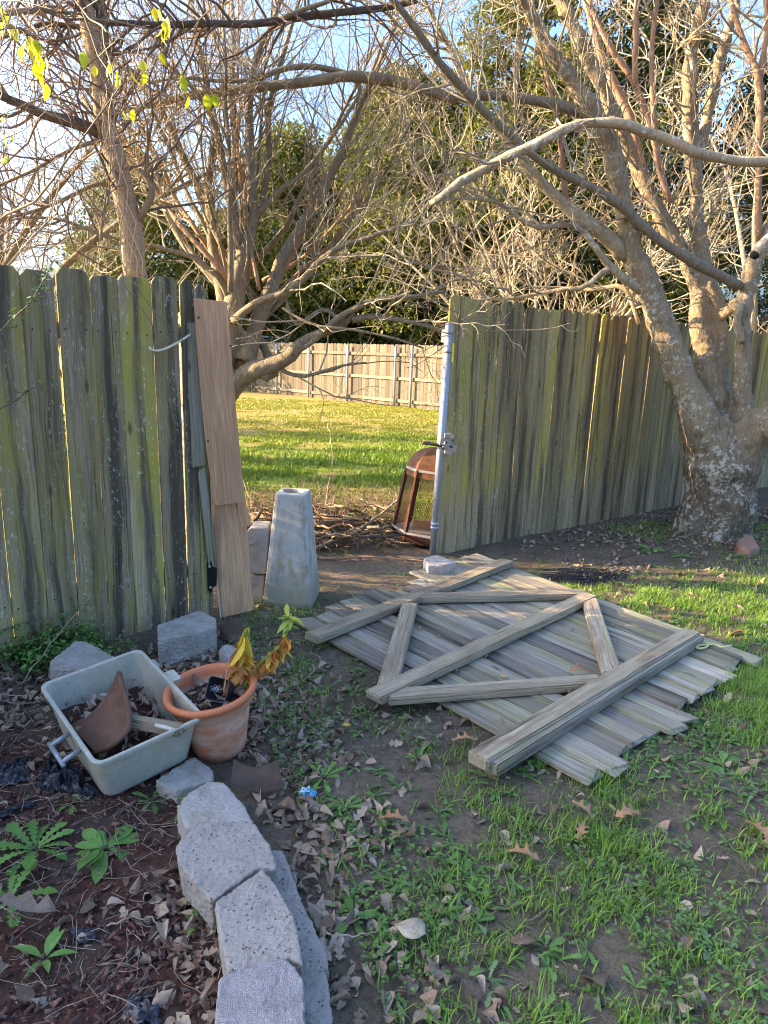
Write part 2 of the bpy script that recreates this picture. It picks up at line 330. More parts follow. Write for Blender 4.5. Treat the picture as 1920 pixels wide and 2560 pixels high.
M['litter']=leafm('dead_leaves',[(.13,.088,.062),(.20,.14,.10),(.28,.21,.155),(.36,.29,.225),(.19,.115,.08),(.11,.075,.055)],.1,.8,.4,spec=.2)
M['mulch']=leafm('mulch_chips',[(.08,.036,.028),(.05,.03,.025),(.16,.065,.045),(.32,.18,.125),(.07,.045,.037),(.20,.15,.115)],0,.85,.4,spec=.2)
M['straw']=leafm('dry_stems',[(.36,.29,.21),(.28,.2,.14),(.42,.36,.28)],0,.8)
M['oak']=leafm('oak_leaf',[(.36,.19,.095),(.42,.235,.12),(.33,.17,.08)],.15,.6,.3)
M['yleaf']=leafm('yellow_leaf',[(.55,.50,.03),(.42,.48,.04),(.26,.38,.03)],.45)
M['wilt']=leafm('wilted_leaves',[(.20,.09,.045),(.34,.16,.07),(.5,.26,.1),(.62,.36,.09)],.3,.7)
M['wilty']=leafm('yellow_wilted_leaves',[(.68,.40,.05),(.72,.48,.10),(.6,.5,.08)],.35,.6)
M['green']=leafm('fresh_leaves',[(.16,.30,.06),(.30,.42,.07),(.45,.48,.08)],.35,.5)
M['galv']=plain('galvanised_steel',(.36,.40,.43),.45,.3,.1,.25,60)
M['zinc']=plain('cast_zinc',(.34,.32,.29),.5,.5,.2,.3,90)
M['rust']=plain('rusty_steel',(.17,.075,.045),.85,.1,.5,.5,45,.2)
M['rustl']=plain('rusty_sheet',(.26,.12,.065),.8,.1,.3,.4,25,.2)
M['iron']=plain('black_iron',(.012,.013,.016),.4,.3,.1)
M['yellow']=plain('yellow_tag',(.75,.60,.04),.5)
M['whited']=plain('white_trim',(.5,.47,.38),.6)
M['terra']=None
def terra():
    n=NT('terracotta_plastic',.5,.4); o=n.co(); z=n.sep(o)[2]; b=n.noise(n.mp(o,(9,9,16)),1,5,.65); f=n.noise(o,90,4,.6)
    c=n.mix(n.ramp(f,[(.4,.3),(.6,0)]),(.52,.16,.07),(.38,.11,.05))
    m=n.ma('MULTIPLY',n.ramp(z,[(.0,.4),(.1,1),(.215,.9),(.24,.05)]),n.ramp(b,[(.38,.1),(.6,.85)])); c=n.mix(m,c,(.56,.41,.34))
    dm=n.ramp(n.noise(o,30,5,.7),[(.58,0),(.7,.5)]); c=n.mix(dm,c,(.20,.10,.07))
    return n.fin(c,f,.12,.002,rough=.5)
M['terra']=terra()
def tubm():
    n=NT('tub_plastic',.42,.45); o=n.co(); b=n.noise(o,9,5,.7); f=n.noise(o,120,4,.65)
    c=n.mix(n.ramp(b,[(.35,0),(.65,1)]),(.26,.285,.28),(.37,.385,.365)); c=n.mix(n.ramp(f,[(.3,.5),(.55,0)]),c,(.20,.21,.18))
    c=n.mix(n.ramp(n.noise(o,5,5,.7),[(.48,0),(.66,.7)]),c,(.27,.26,.20))
    c=n.mix(n.ramp(n.noise(n.mp(o,(1,1,1),(4,4,4)),26,5,.75),[(.6,0),(.7,.6)]),c,(.16,.14,.10))
    return n.fin(c,f,.1,.002)
M['tub']=tubm()
M['bag']=plain('black_plastic',(.018,.022,.032),.33,0,.15,.3,20,.5)
M['pblack']=plain('black_pot_plastic',(.02,.025,.035),.45)
M['inkw']=plain('white_print',(.22,.27,.33),.6)
M['blue']=plain('blue_wrapper',(.02,.36,.62),.35)
M['bluew']=plain('white_wrapper',(.45,.68,.75),.4)
M['rope']=plain('yellow_rope',(.60,.58,.28),.8,0,.5,.3,200)
M['rope2']=plain('pale_cord',(.62,.6,.42),.7)
M['clay']=plain('rusty_clay',(.17,.085,.055),.8,0,.4,.45,22,.3)
M['clayd']=plain('brown_clay',(.13,.085,.065),.75,0,.3,.5,14,.3)
M['stone']=plain('reddish_stone',(.30,.17,.12),.9,0,.5,.3,60)
M['net']=plain('black_netting',(.02,.02,.02),.6)
M['nail']=plain('nail_heads',(.05,.035,.028),.7,.3)
M['cut']=plain('cut_wood',(.02,.016,.012),.9)
M['flesh']=plain('fresh_wood',(.42,.27,.14),.9,0,.3)
def groundm():
    n=NT('soil',.95,.1); p=n.pos(); s=n.sep(p)
    a=n.noise(p,3.1,6,.65); b=n.noise(p,38,5,.7); c0=n.noise(p,240,3,.7)
    c=n.mix(n.ramp(a,[(.35,0),(.65,1)]),(.15,.118,.092),(.21,.172,.138)); c=n.mix(n.ramp(b,[(.33,.85),(.56,0)]),c,(.07,.052,.04)); c=n.mix(n.ramp(c0,[(.36,.7),(.5,0)]),c,(.06,.045,.035))
    c=n.mix(n.ramp(c0,[(.62,0),(.72,.6)]),c,(.22,.19,.15))
    gm=n.ramp(n.ma('ADD',n.noise(p,5.,6,.75),0),[(.42,0),(.62,.75)]); 
    c=n.mix(n.ma('MULTIPLY',gm,.55),c,(.075,.085,.04))
    # mulch bed left of the block edging
    mx=n.ma('ADD',n.ma('ADD',s[0],n.ma('MULTIPLY',s[1],.42)),n.ma('MULTIPLY',a,.2)); mm=n.ma('MULTIPLY',n.ramp(n.ma('ADD',mx,.57),[(.94,1),(1.0,0)]),n.ramp(n.ma('MULTIPLY',s[1],.1),[(.22,1),(.26,0)]))
    mu=n.mix(n.ramp(b,[(.35,1),(.6,0)]),(.115,.052,.04),(.05,.027,.022)); mu=n.mix(n.ramp(n.noise(p,6,5,.7),[(.45,0),(.6,.8)]),mu,(.10,.078,.062))
    c=n.mix(mm,c,mu)
    # lawn beyond the fence
    d=n.ma('SUBTRACT',s[1],n.ma('MULTIPLY',s[0],.88)); 
    lm=n.ramp(n.ma('MULTIPLY',n.ma('ADD',d,n.ma('MULTIPLY',a,.8)),.1),[(.57,0),(.66,1)])
    y1=n.ramp(n.ma('ADD',n.ma('MULTIPLY',s[1],.05),n.ma('MULTIPLY',n.ma('SUBTRACT',a,.5),.5)),[(.46,0),(.75,.8)])
    lc=n.mix(y1,(.15,.22,.03),(.34,.27,.09)); lc=n.mix(n.ramp(b,[(.35,.55),(.6,0)]),lc,(.09,.085,.03))
    lc=n.mix(n.ramp(n.noise(p,.9,6,.7),[(.47,0),(.62,.85)]),lc,(.26,.165,.09))
    c=n.mix(lm,c,lc)
    return n.fin(c,n.ma('ADD',n.ma('MULTIPLY',b,1.),n.ma('MULTIPLY',c0,.5)),.7,.02)
M['ground']=groundm()
# ================================================================== GROUND
def axis(a,b,st,far,n=10):
    core=np.arange(a,b+st/2,st); g=np.geomspace(st*4,far,n)
    return np.concatenate([a-g[::-1],core,b+g])
gx=axis(-4.5,6,.045,900,22); gy=axis(-.5,11,.045,900,22)
XX,YY=np.meshgrid(gx,gy,indexing='ij')
def bedx(y): return -.02-.42*(y-1.0)                       # block edging line, x at y
def gh(x,y):
    z=hz(x,y)
    bed=np.clip((bedx(y)-.12-x)/.12,0,1)*np.clip((2.15-y)/.25,0,1)*(x>-3)
    z=np.where(np.asarray(y)>60,slope(60),z)
    return z-.01*bed
ZZ=gh(XX,YY); a,b=XX.shape
idx=np.arange(a*b).reshape(a,b); F=np.stack([idx[:-1,:-1],idx[1:,:-1],idx[1:,1:],idx[:-1,1:]],-1).reshape(-1,4)
g=mo('ground',np.stack([XX,YY,ZZ],-1).reshape(-1,3),F,M['ground'],smooth=True); tag(g,'bare soil, mulch bed and lawn ground','ground',kind='structure')
# ================================================================== FENCES
def picket_me(wd,h,ear=.026,t=.016,m=None,slant=0):
    bm=bmesh.new(); o=[(0,0),(wd,0),(wd,h-ear*1.1),(wd-ear,h),(ear*.9,h+slant),(0,h-ear*1.2+slant)]
    vs=[bm.verts.new((x,0,z)) for x,z in o]; f=bm.faces.new(vs)
    r=bmesh.ops.extrude_face_region(bm,geom=[f]); bmesh.ops.translate(bm,verts=[v for v in r['geom'] if isinstance(v,bmesh.types.BMVert)],vec=(0,t,0))
    bmesh.ops.bevel(bm,geom=bm.edges[:],offset=.0028,segments=1,affect='EDGES'); bmesh.ops.recalc_face_normals(bm,faces=bm.faces[:])
    for zf in (.16,.86):
        for xx in (.028,wd-.03):
            r=bmesh.ops.create_circle(bm,cap_ends=True,segments=7,radius=.0042,matrix=Matrix.Translation((xx+random.uniform(-.006,.006),-.0022,h*zf+random.uniform(-.012,.012)))@Matrix.Rotation(R(90),4,'X'))
            for f in {f for v in r['verts'] for f in v.link_faces}: f.material_index=1
    me=bpy.data.meshes.new('picket'); bm.to_mesh(me); bm.free(); me.materials.append(m); me.materials.append(M['nail']); return me
def board_M(p0,p1,up):
    z=Vector(p1)-Vector(p0); L=z.length; z.normalize(); u=Vector(up); x=u.cross(z).normalized(); y=z.cross(x).normalized()
    return Matrix(((x[0],y[0],z[0],p0[0]),(x[1],y[1],z[1],p0[1]),(x[2],y[2],z[2],p0[2]),(0,0,0,1))),L
def plank(name,p0,p1,wd,th,m,parent=None,up=(0,0,1),bev=.005,endcut=0,warp=0,ragged=0,seed=0):
    """board with its grain along local z; y = thickness"""
    Mx,L=board_M(p0,p1,up); bm=bmesh.new(); K=max(2,int(L/.12)); rr=random.Random(seed+int(L*1000))
    rings=[]
    for i in range(K+1):
        z=L*i/K; c=warp*math.sin(math.pi*i/K); j=(rr.random()-.5)*.003
        q=[(-wd/2+j,-th/2),(wd/2+j,-th/2),(wd/2+j,th/2),(-wd/2+j,th/2)]
        rings.append([bm.verts.new((x,y+c,z+(endcut*(x/wd) if i in(0,K) else 0)+((rr.random()-.5)*ragged if i in (0,K) else 0))) for x,y in q])
    for i in range(K):
        for k in range(4): bm.faces.new((rings[i][k],rings[i][(k+1)%4],rings[i+1][(k+1)%4],rings[i+1][k]))
    bm.faces.new(rings[0]); bm.faces.new(rings[-1])
    es=[e for e in bm.edges if len(e.link_faces)==2 and e.link_faces[0].normal.length==0 or True]
    bmesh.ops.recalc_face_normals(bm,faces=bm.faces[:])
    es=[e for e in bm.edges if len(e.link_faces)==2 and e.calc_face_angle(0)>.6]
    if bev: bmesh.ops.bevel(bm,geom=es,offset=bev,segments=2,affect='EDGES')
    return bmo(name,bm,m,parent,Mx,smooth=False)
FA=np.array([-.90,3.60]); FB=np.array([.417,4.879])
dL=np.array([.4345,.3572]); dL/=np.linalg.norm(dL); dL=np.array([math.cos(R(40)),math.sin(R(40))])
def hit(x,y,o,d):                      # where a picture ray meets the vertical plane of a fence; returns distance along it
    r=ray(x,y); n=np.array([-d[1],d[0]]); t=((o-CP[:2])@n)/(r[:2]@n); p=CP[:2]+r[:2]*t; return (p-o)@d
def fence(root_name,o,d,edges,h,label,mat,matr,hvar=.012,gapp=.25,seed=1,frontrails=False,posts=None,ztilt=None):
    rr=random.Random(seed); ang=math.atan2(d[1],d[0])
    p0=o+d*edges[0]; root=thing(root_name,(p0[0],p0[1],slope(p0[1])),label,'fence','wooden fences')
    nrm=np.array([d[1],-d[0]])         # towards the camera side
    for i in range(len(edges)-1):
        a,b=edges[i],edges[i+1]; gap=.0012 if (a<-2.2) else rr.uniform(.004,.006) if rr.random()<gapp else rr.uniform(.0022,.0035)
        wd=b-a-gap; p=o+d*(a+gap/2)-nrm*0+nrm*rr.uniform(-.0015,.0015); z=slope(p[1])-.015
        me=picket_me(wd,h+rr.uniform(-hvar,hvar)+.015,m=mat,ear=rr.uniform(.018,.028) if wd>.06 else .006,slant=rr.uniform(-.004,.006))
        Mx=Matrix.Translation((p[0],p[1],float(z)))@Matrix.Rotation(ang+rr.uniform(-.008,.008),4,'Z')@Matrix.Rotation(rr.uniform(-.004,.004),4,'Y')@Matrix.Rotation(rr.uniform(-.004,.006),4,'X')
        obj('picket',me,root,Mx)
    side=nrm*.03 if frontrails else -nrm*.043
    for zf in (.10,.46,.84) if frontrails else (.16,.86):
        L0=edges[0]
        while L0<edges[-1]-.05:
            L1=min(L0+2.4,edges[-1]); a=o+d*L0+side; b=o+d*(L1-.004)+side
            plank('rail',(a[0],a[1],slope(a[1])+h*zf),(b[0],b[1],slope(b[1])+h*zf),.085,.036,matr,root,up=(nrm[0],nrm[1],0),bev=.002); L0=L1
    return root,nrm
xs=[hit(x,640,FA,dL) for x in (46,119,191,257,329,385)]; e0=xs[0]-.152; edges=[e0]
while edges[0]>-9.5: edges.insert(0,edges[0]-.148)
edges+=xs+[(hit(462,1320,FA,dL)+xs[-1])/2, hit(462,1320,FA,dL)]
edges=[e for e in edges]; edges[-2]=edges[-3]+.075
fL,nL=fence('picket_fence',FA,dL,edges,1.745,'weathered algae-green picket fence with dark stains, left of the gate opening',M['fence'],M['grey'],gapp=.35)
dR=np.array([math.cos(R(39.6)),math.sin(R(39.6))])
ex=[hit(x,700,FB,dR) for x in (968,1014,1046,1080,1107,1133,1160,1186,1208,1234,1257,1280,1299,1319,1337,1357,1375,1393)]
while ex[-1]<7.4: ex.append(ex[-1]+.143)
fR,nR=fence('picket_fence',FB,dR,ex,1.79,'green-grey picket fence behind the lichen covered tree, right of the opening',M['fence2'],M['grey'],gapp=.14,seed=5)
# posts behind the near fences
for root,o,d,ts in ((fL,FA,dL,(-.06,-2.5,-4.9,-7.3)),(fR,FB,dR,(.9,3.3,5.7))):
    for t in ts:
        n=np.array([d[1],-d[0]]); p=o+d*t-n*.11; plank('post',(p[0],p[1],slope(p[1])-.1),(p[0],p[1],slope(p[1])+1.6),.085,.085,M['grey'],root,up=(n[0],n[1],0))
# far fence
f0=GF(525,843)[:2]; f1=GF(930,886)[:2]; dF=(f1-f0)/np.linalg.norm(f1-f0)
ed=list(np.arange(-3.,10.6,.148))
hF=1.72
fF,nF=fence('board_fence',f0,dF,ed,hF,'sunlit tan board fence with three rails and steel posts, far across the lawn','' or M['cedar'],M['cedar_rail'],hvar=.01,gapp=.3,seed=9,frontrails=True)
def tubeobj(name,pts,rad,m,parent=None,sides=12,K=None,wob=0,smooth=True):
    V,F=capped_tube(pts,rad,sides,K,wob); return mo(name,V,F,m,parent,smooth=smooth)
for x in (498,550,603,671,754,856):
    t=hit(x,870,f0,dF); p=f0+dF*t+nF*.10; z=slope(p[1]); tubeobj('post',[(p[0],p[1],z-.1),(p[0],p[1],z+hF*.97)],[.032,.032],M['galv'],fF,K=2)
for t in (8.6,10.2):
    p=f0+dF*t+nF*.10; z=slope(p[1]); tubeobj('post',[(p[0],p[1],z-.1),(p[0],p[1],z+hF*.97)],[.032,.032],M['galv'],fF,K=2)
# side fence of the next yard, seen between trunks at the far left
# ================================================================== GATE POST WITH LATCH
pb=G(935,1197); px,py=pb[0],pb[1]
post=thing('gate_post',(px,py,0),'galvanised steel gate post with rounded cap and latch at the right of the opening','post')
top=np.array([px+.03,py,1.64])
tubeobj('pipe',[(px,py,-.05),(top[0],top[1],1.56)],[.027,.027],M['galv'],post,20,2)
tubeobj('cap',[(top[0]-.001,top[1],1.555),(top[0],top[1],1.60),(top[0],top[1],1.625),(top[0],top[1],1.638)],[.030,.029,.022,.008],M['galv'],post,20,8)
for z in (1.43,.22,.19): tubeobj('band',[(px+.03*z/1.6,py,z),(px+.03*z/1.6,py,z+.022)],[.031,.031],M['zinc' if z>1 else 'galv'],post,20,2)
la=np.array([px+.045,py-.05,.80])
def boxes(name,L,m,parent=None,bev=.003):
    bm=bmesh.new()
    for c,s,rz in L:
        r=bmesh.ops.create_cube(bm,size=1); Mx=Matrix.Translation(Vector(c))@Matrix.Rotation(rz,4,'Y')@Matrix.Diagonal((*s,1)); bmesh.ops.transform(bm,matrix=Mx,verts=r['verts'])
    if bev: bmesh.ops.bevel(bm,geom=bm.edges[:],offset=bev,segments=1,affect='EDGES')
    return bmo(name,bm,m,parent)
lt=boxes('latch',[((la[0],la[1],la[2]+.03),(.085,.018,.055),.1),((la[0]+.03,la[1]-.008,la[2]-.005),(.10,.02,.05),.35),((la[0]+.01,la[1]-.012,la[2]+.075),(.05,.02,.03),0),((la[0]+.045,la[1]-.01,la[2]+.068),(.02,.03,.025),0),((la[0]+.02,la[1],la[2]-.045),(.055,.03,.022),.2)],M['zinc'],post)
for dx,dz in ((-.02,.01),(.0,.03),(.03,.005),(.04,.0),(-.025,-.01),(.045,.045)):
    tubeobj('bolt',[(la[0]+dx,la[1]-.02,la[2]+dz),(la[0]+dx,la[1]-.028,la[2]+dz)],[.007,.007],M['iron'],lt,8,2)
tubeobj('latch_arm',[(px-.11,py+.01,.81),(px-.02,py-.03,.805),(px+.03,py-.045,.80)],[.012,.012,.01],M['iron'],post,8)
yt=boxes('yellow_strip',[((px+.062,py-.01,1.43),(.018,.012,.13),0)],M['yellow'],None); tag(yt,'yellow strip on the fence edge beside the steel post','tag')
wt=plank('fence_batten',(px+.055,py+.06,.02),(px+.075,py+.06,.30),.03,.03,M['grey'],None,up=(0,-1,0)); tag(wt,'short grey wooden batten behind the foot of the steel gate post','batten')
# ================================================================== PLANKS, HINGE, BROKEN PICKETS AT THE LEFT FENCE END
def facing(p): v=np.array([p[0],p[1],0.])*-1; v/=np.linalg.norm(v); return (v[0],v[1],.08)
def strip(name,Lpts,Rpts,th,m,label,cat,nw=6,nh=24,group=None):
    """thin bent sheet between a left and a right edge curve, real thickness"""
    a,_=smoothpath(Lpts,[1]*len(Lpts),nh); b,_=smoothpath(Rpts,[1]*len(Rpts),nh)
    o=a[0].copy(); zax=(a[-1]-a[0]); zax/=np.linalg.norm(zax); xax=b[0]-a[0]; xax-=zax*(xax@zax); xax/=np.linalg.norm(xax); yax=np.cross(zax,xax)
    Rm=np.array([xax,yax,zax]); V=[];F=[]
    for s in (0,1):
        for i in range(nh):
            for j in range(nw): p=a[i]*(1-j/(nw-1))+b[i]*j/(nw-1); V.append(Rm@(p-o)+np.array([0,th*s,0]))
    n=nh*nw
    for i in range(nh-1):
        for j in range(nw-1):
            q=[i*nw+j,i*nw+j+1,(i+1)*nw+j+1,(i+1)*nw+j]; F.append(q); F.append([n+k for k in q[::-1]])
        for j in (0,nw-1): q=[i*nw+j,(i+1)*nw+j,(i+1)*nw+j+n,i*nw+j+n]; F.append(q if j==0 else q[::-1])
    for i in (0,nh-1):
        for j in range(nw-1): q=[i*nw+j,i*nw+j+1,i*nw+j+1+n,i*nw+j+n]; F.append(q[::-1] if i==0 else q)
    Mx=Matrix([[xax[k],yax[k],zax[k],o[k]] for k in range(3)]+[[0,0,0,1]])
    ob=mo(name,V,F,m,None,Mx); 
    if label: tag(ob,label,cat,group)
    return ob
# lower (rear) plank: bowed, reaches the ground
s1=strip('laminate_plank',[D(478,1334,3.56),D(468,1240,3.58),D(459,1140,3.60),D(457,1050,3.62),D(450,960,3.63)],[D(548,1318,3.57),D(541,1240,3.59),D(533,1140,3.61),D(521,1050,3.63),D(514,960,3.64)],.008,M['lam'],'lower bowed wood-look laminate plank, its foot on the soil, beneath the longer one','plank')
# upper plank
top_=[D(418,643,3.50),D(430,800,3.515),D(443,940,3.53),D(457,1048,3.54),D(466,1091,3.545)]
bot_=[D(490,652,3.52),D(503,800,3.53),D(515,940,3.54),D(526,1048,3.55),D(531,1083,3.555)]
s2=strip('laminate_plank',top_,bot_,.009,M['lam'],'upper tall wood-look laminate plank leaning against the fence end, with a broken lower edge','plank')
s3=strip('broken_tongue',[D(513,1083,3.553),D(523,1137,3.557)],[D(531,1083,3.555),D(543,1133,3.56)],.009,M['lam'],None,None,2,4); s3.parent=s2; s3.matrix_parent_inverse=WM[s2.name].inverted()
for (x,y,Y,o_) in ((429,686,3.497,s2),(498,747,3.52,s2),(450,952,3.527,s2),(463,1222,3.57,s1)):
    p=D(x,y,Y); V,F=capped_tube([p+np.array([0,-.006,0]),p+np.array([0,.003,0])],[.0045,.0045],8,2); mo('nail',V,F,M['iron'],o_)
V,F=capped_tube([D(477,1334,3.55),D(467,1240,3.57),D(458,1140,3.59),D(456,1050,3.61),D(449,970,3.62)],[.004]*5,6); tag(mo('edge_trim',V,F,M['whited'],s1),None)
g1_=plank('broken_picket',D(429,1003,3.53),D(413,700,3.53),.072,.016,M['grey'],None,up=facing((-.95,3.6)),ragged=.06); tag(g1_,'pale grey broken picket hanging upright between fence end and laminate planks','picket')
g2_=plank('wood_sliver',D(458,1225,3.565),D(436,1010,3.54),.045,.014,M['grey'],None,up=facing((-.95,3.6)),ragged=.05); tag(g2_,'narrow grey wood sliver slanting below the broken picket','wood piece')
hg=thing('strap_hinge',D(456,1250,3.56),'black iron gate hinge with bolts near the foot of the left fence','hinge')
def flat(name,pts,Y,th,m,parent=None,bev=.0015):
    P=[D(x,y,Y) for x,y in pts]; bm=bmesh.new(); vs=[bm.verts.new(p) for p in P]; f=bm.faces.new(vs)
    r=bmesh.ops.extrude_face_region(bm,geom=[f]); bmesh.ops.translate(bm,verts=[v for v in r['geom'] if isinstance(v,bmesh.types.BMVert)],vec=(0,th,0))
    return bmo(name,bm,m,parent)
flat('hinge_plate',[(447,1215),(452,1210),(457,1214),(459,1226),(466,1226),(466,1266),(460,1268),(459,1276),(454,1282),(449,1274),(448,1250)],3.555,.006,M['iron'],hg)
flat('knuckle',[(459,1228),(467,1228),(467,1264),(459,1264)],3.545,.02,M['iron'],hg)
for x,y in ((453,1224),(455,1269)): p=D(x,y,3.55); tubeobj('bolt',[p,p+np.array([0,-.006,0])],[.009,.007],M['zinc'],hg,10,2)
h2=flat('strap_hinge',[(392,735),(408,722),(424,716),(424,742),(408,744),(392,752)],3.56,.006,M['iron']); tag(h2,'dark strap hinge behind the cord at the top of the left fence end','hinge')
cd=tubeobj('cord',[D(322,750,3.35),D(330,757,3.35),(D(350,756,3.38)),D(375,745,3.42),D(398,731,3.48),D(412,722,3.53)],[.006]*6,M['rope2'],None,6,18); tag(cd,'short pale yellow cord curving across the tops of the left pickets','cord')
# ================================================================== BLOCKS
tex=bpy.data.textures.new('rough','CLOUDS'); tex.noise_scale=.03; tex.noise_depth=4
texf=bpy.data.textures.new('grit','CLOUDS'); texf.noise_scale=.009; texf.noise_depth=2
tex2=bpy.data.textures.new('lumps','CLOUDS'); tex2.noise_scale=.16; tex2.noise_depth=3
def rough(o,vox,st,tx=None,smooth=3):
    m=o.modifiers.new('remesh','REMESH'); m.mode='VOXEL'; m.voxel_size=vox
    if smooth: m2=o.modifiers.new('smooth','SMOOTH'); m2.iterations=1 if vox<.005 else smooth; m2.factor=.6
    m3=o.modifiers.new('disp','DISPLACE'); m3.texture=tx or tex; m3.strength=st; m3.mid_level=.5; m3.texture_coords='GLOBAL'
    m.use_smooth_shade=True
def block(pix,z,h,m,label,base=None,taper=.0,vox=.004,st=.006,zfun=None):
    P=[G(x,y,z) for x,y in pix]; c=np.mean(P,0)
    bm=bmesh.new(); Mx=Matrix.Translation(Vector((c[0],c[1],z-h)))
    tv=[bm.verts.new((p[0]-c[0],p[1]-c[1],h)) for p in P]; f=bm.faces.new(tv)
    r=bmesh.ops.extrude_face_region(bm,geom=[f]); 
    for v in [v for v in r['geom'] if isinstance(v,bmesh.types.BMVert)]: v.co.z=0; v.co.x*=1-taper; v.co.y*=1-taper
    bmesh.ops.bevel(bm,geom=bm.edges[:],offset=.003,segments=1,affect='EDGES')
    o=bmo('garden_block',bm,m,None,Mx); rough(o,vox,st*1.1); m4=o.modifiers.new('chips','DISPLACE'); m4.texture=texf; m4.strength=.009; m4.mid_level=.5; m4.texture_coords='GLOBAL'; tag(o,label,'concrete block'); o['group']='concrete garden blocks'; return o
block([(487,2101),(605,2066),(628,2076),(656,2112),(660,2250),(640,2330),(450,2330),(462,2212),(473,2115)],.135,.10,M['block_g'],'pale granite-speckled block nearest the camera, bottom end of the block edging')
block([(464,1947),(567,1876),(593,1903),(640,1990),(655,2086),(625,2068),(492,2103),(475,2020)],.125,.105,M['block'],'speckled grey block second from the bottom of the edging, touching the granite one',taper=.05)
block([(380,1828),(423,1778),(545,1770),(588,1832),(600,1876),(558,1874),(456,1948),(386,1868)],.12,.105,M['block'],'block dotted with dark lichen spots in the middle of the edging row',taper=.08)
block([(408,1712),(450,1687),(483,1689),(530,1740),(548,1778),(470,1800),(400,1786),(382,1740)],.085,.09,M['block_w'],'pale violet-grey block below the tub, fourth from the bottom of the edging')
block([(335,1685),(417,1633),(460,1662),(461,1685),(380,1708)],.05,.07,M['block_w'],'low pale block under the edge of the plastic tub')
block([(585,1830),(612,1838),(637,1905),(655,1960),(620,1975),(590,1905)],.045,.09,M['block'],'lower course block showing right of the lichen spotted one',st=.008)
block([(615,1915),(655,1950),(700,2050),(712,2090),(640,2120),(620,2000)],.045,.09,M['block'],'lower course block with ochre lichen beside the second block of the edging',st=.008)
block([(620,2095),(705,2098),(716,2190),(700,2330),(610,2330)],.045,.09,M['block'],'lower course block at the bottom edge beside the granite one',st=.008)
block([(340,1350),(430,1318),(466,1335),(467,1352),(430,1366),(341,1382)],.125,.14,M['block_w'],'faceted grey block at the foot of the left fence below the hinge')
block([(108,1428),(163,1384),(188,1386),(248,1418),(225,1450),(108,1445)],.15,.17,M['block_w'],'grey block behind the tub among green vine leaves')
block([(915,1205),(945,1198),(985,1214),(955,1222),(925,1221)],.10,.11,M['block_l'],'pale block at the foot of the steel gate post')
# two stacked blocks next to the pillar
def box3(pts4,Y0,dep,m,name,label,cat,vox=.005):
    P=[D(x,y,Y0) for x,y in pts4]; bm=bmesh.new(); c=np.mean(P,0); vs=[bm.verts.new(p-c) for p in P]; f=bm.faces.new(vs)
    r=bmesh.ops.extrude_face_region(bm,geom=[f]); bmesh.ops.translate(bm,verts=[v for v in r['geom'] if isinstance(v,bmesh.types.BMVert)],vec=(0,dep,0))
    bmesh.ops.bevel(bm,geom=bm.edges[:],offset=.004,segments=1,affect='EDGES')
    o=bmo(name,bm,m,None,Matrix.Translation(Vector(c))); rough(o,vox,.005,smooth=2); tag(o,label,cat,'concrete garden blocks'); return o
box3([(536,1241),(532,1150),(541,1140),(576,1140),(581,1166),(574,1241)],3.80,.16,M['block_l'],'garden_block','upper pale block of the two stacked between the planks and the concrete pillar','concrete block')
box3([(536,1318),(536,1243),(572,1243),(566,1318)],3.81,.16,M['block_l'],'garden_block','lower block of the two stacked between the planks and the concrete pillar','concrete block')
# ================================================================== PILLAR
def make_pillar():
    c=np.array([-.525,3.885]); root=thing('concrete_pillar',(c[0],c[1],0),'grey-green tapered concrete pillar with a round hole in its top','pillar')
    hb,htp,H=.145,.088,.655; n=48; ang=R(-4); V=[];F=[]
    def ring(hw,z,p=5.,cx=0):
        o=[]
        for k in range(n):
            t=2*math.pi*k/n+math.pi/4; cc,ss=math.cos(t),math.sin(t); rr=hw/((abs(cc)**p+abs(ss)**p)**(1/p)); o.append((rr*cc+cx,rr*ss,z))
        return o
    prof=[(hb*.98,0,18),(hb,.03,18),(hb*.99,.045,18),(htp*1.02,H-.02,14),(htp,H-.006,12),(htp-.006,H,10),(.058,H,2),(.052,H-.01,2),(.045,H-.25,2)]
    for i,(hw,z,p) in enumerate(prof): V+=ring(hw,z,p)
    for i in range(len(prof)-1):
        for k in range(n): a=i*n+k; b=i*n+(k+1)%n; F.append([a,b,b+n,a+n])
    F.append([k for k in range(n)][::-1]); F.append([(len(prof)-1)*n+k for k in range(n)])
    Mx=Matrix.Translation((c[0],c[1],-.005))@Matrix.Rotation(ang,4,'Z')@Matrix.Rotation(R(.6),4,'Y')
    o=mo('shaft',V,F,M['pillar'],root,Mx,smooth=False); b=o.modifiers.new('b','BEVEL'); b.width=.003; b.limit_method='ANGLE'
make_pillar()
# ================================================================== FALLEN GATE
gr=thing('fallen_gate',(.7,3.4,0),'large weathered picket gate lying flat on the ground with its Z-braced frame on top','gate')
A1,A2,A3,A4=[G(x,y,.035)[:2] for x,y in ((640,1344),(1030,1196),(1640,1418),(1272,1690))]
nb=15; rr=random.Random(4)
for i in range(nb):
    t=(i+.5)/nb; a=A1+(A2-A1)*t; b=A4+(A3-A4)*t; d=(b-a)/np.linalg.norm(b-a)
    wdt=np.linalg.norm(A2-A1)/nb*abs(np.cross(d,(A2-A1)/np.linalg.norm(A2-A1)))*rr.uniform(.90,.95)
    s0=rr.uniform(-.03,.05)+(.07 if i in (6,7) else 0)-(.06 if i>8 else 0); s1_=rr.uniform(-.05,.05)
    a=a+d*s0; b=b+d*s1_; z0=.030+rr.uniform(-.004,.004)+(.008 if i%2 else 0); z1=.028+rr.uniform(-.004,.006)+(.008 if i%2 else 0)
    plank('gate_board',(b[0],b[1],z1),(a[0],a[1],z0),wdt,.016,M['gate'],gr,bev=.002,ragged=.05,warp=rr.uniform(-.006,.006),seed=i)
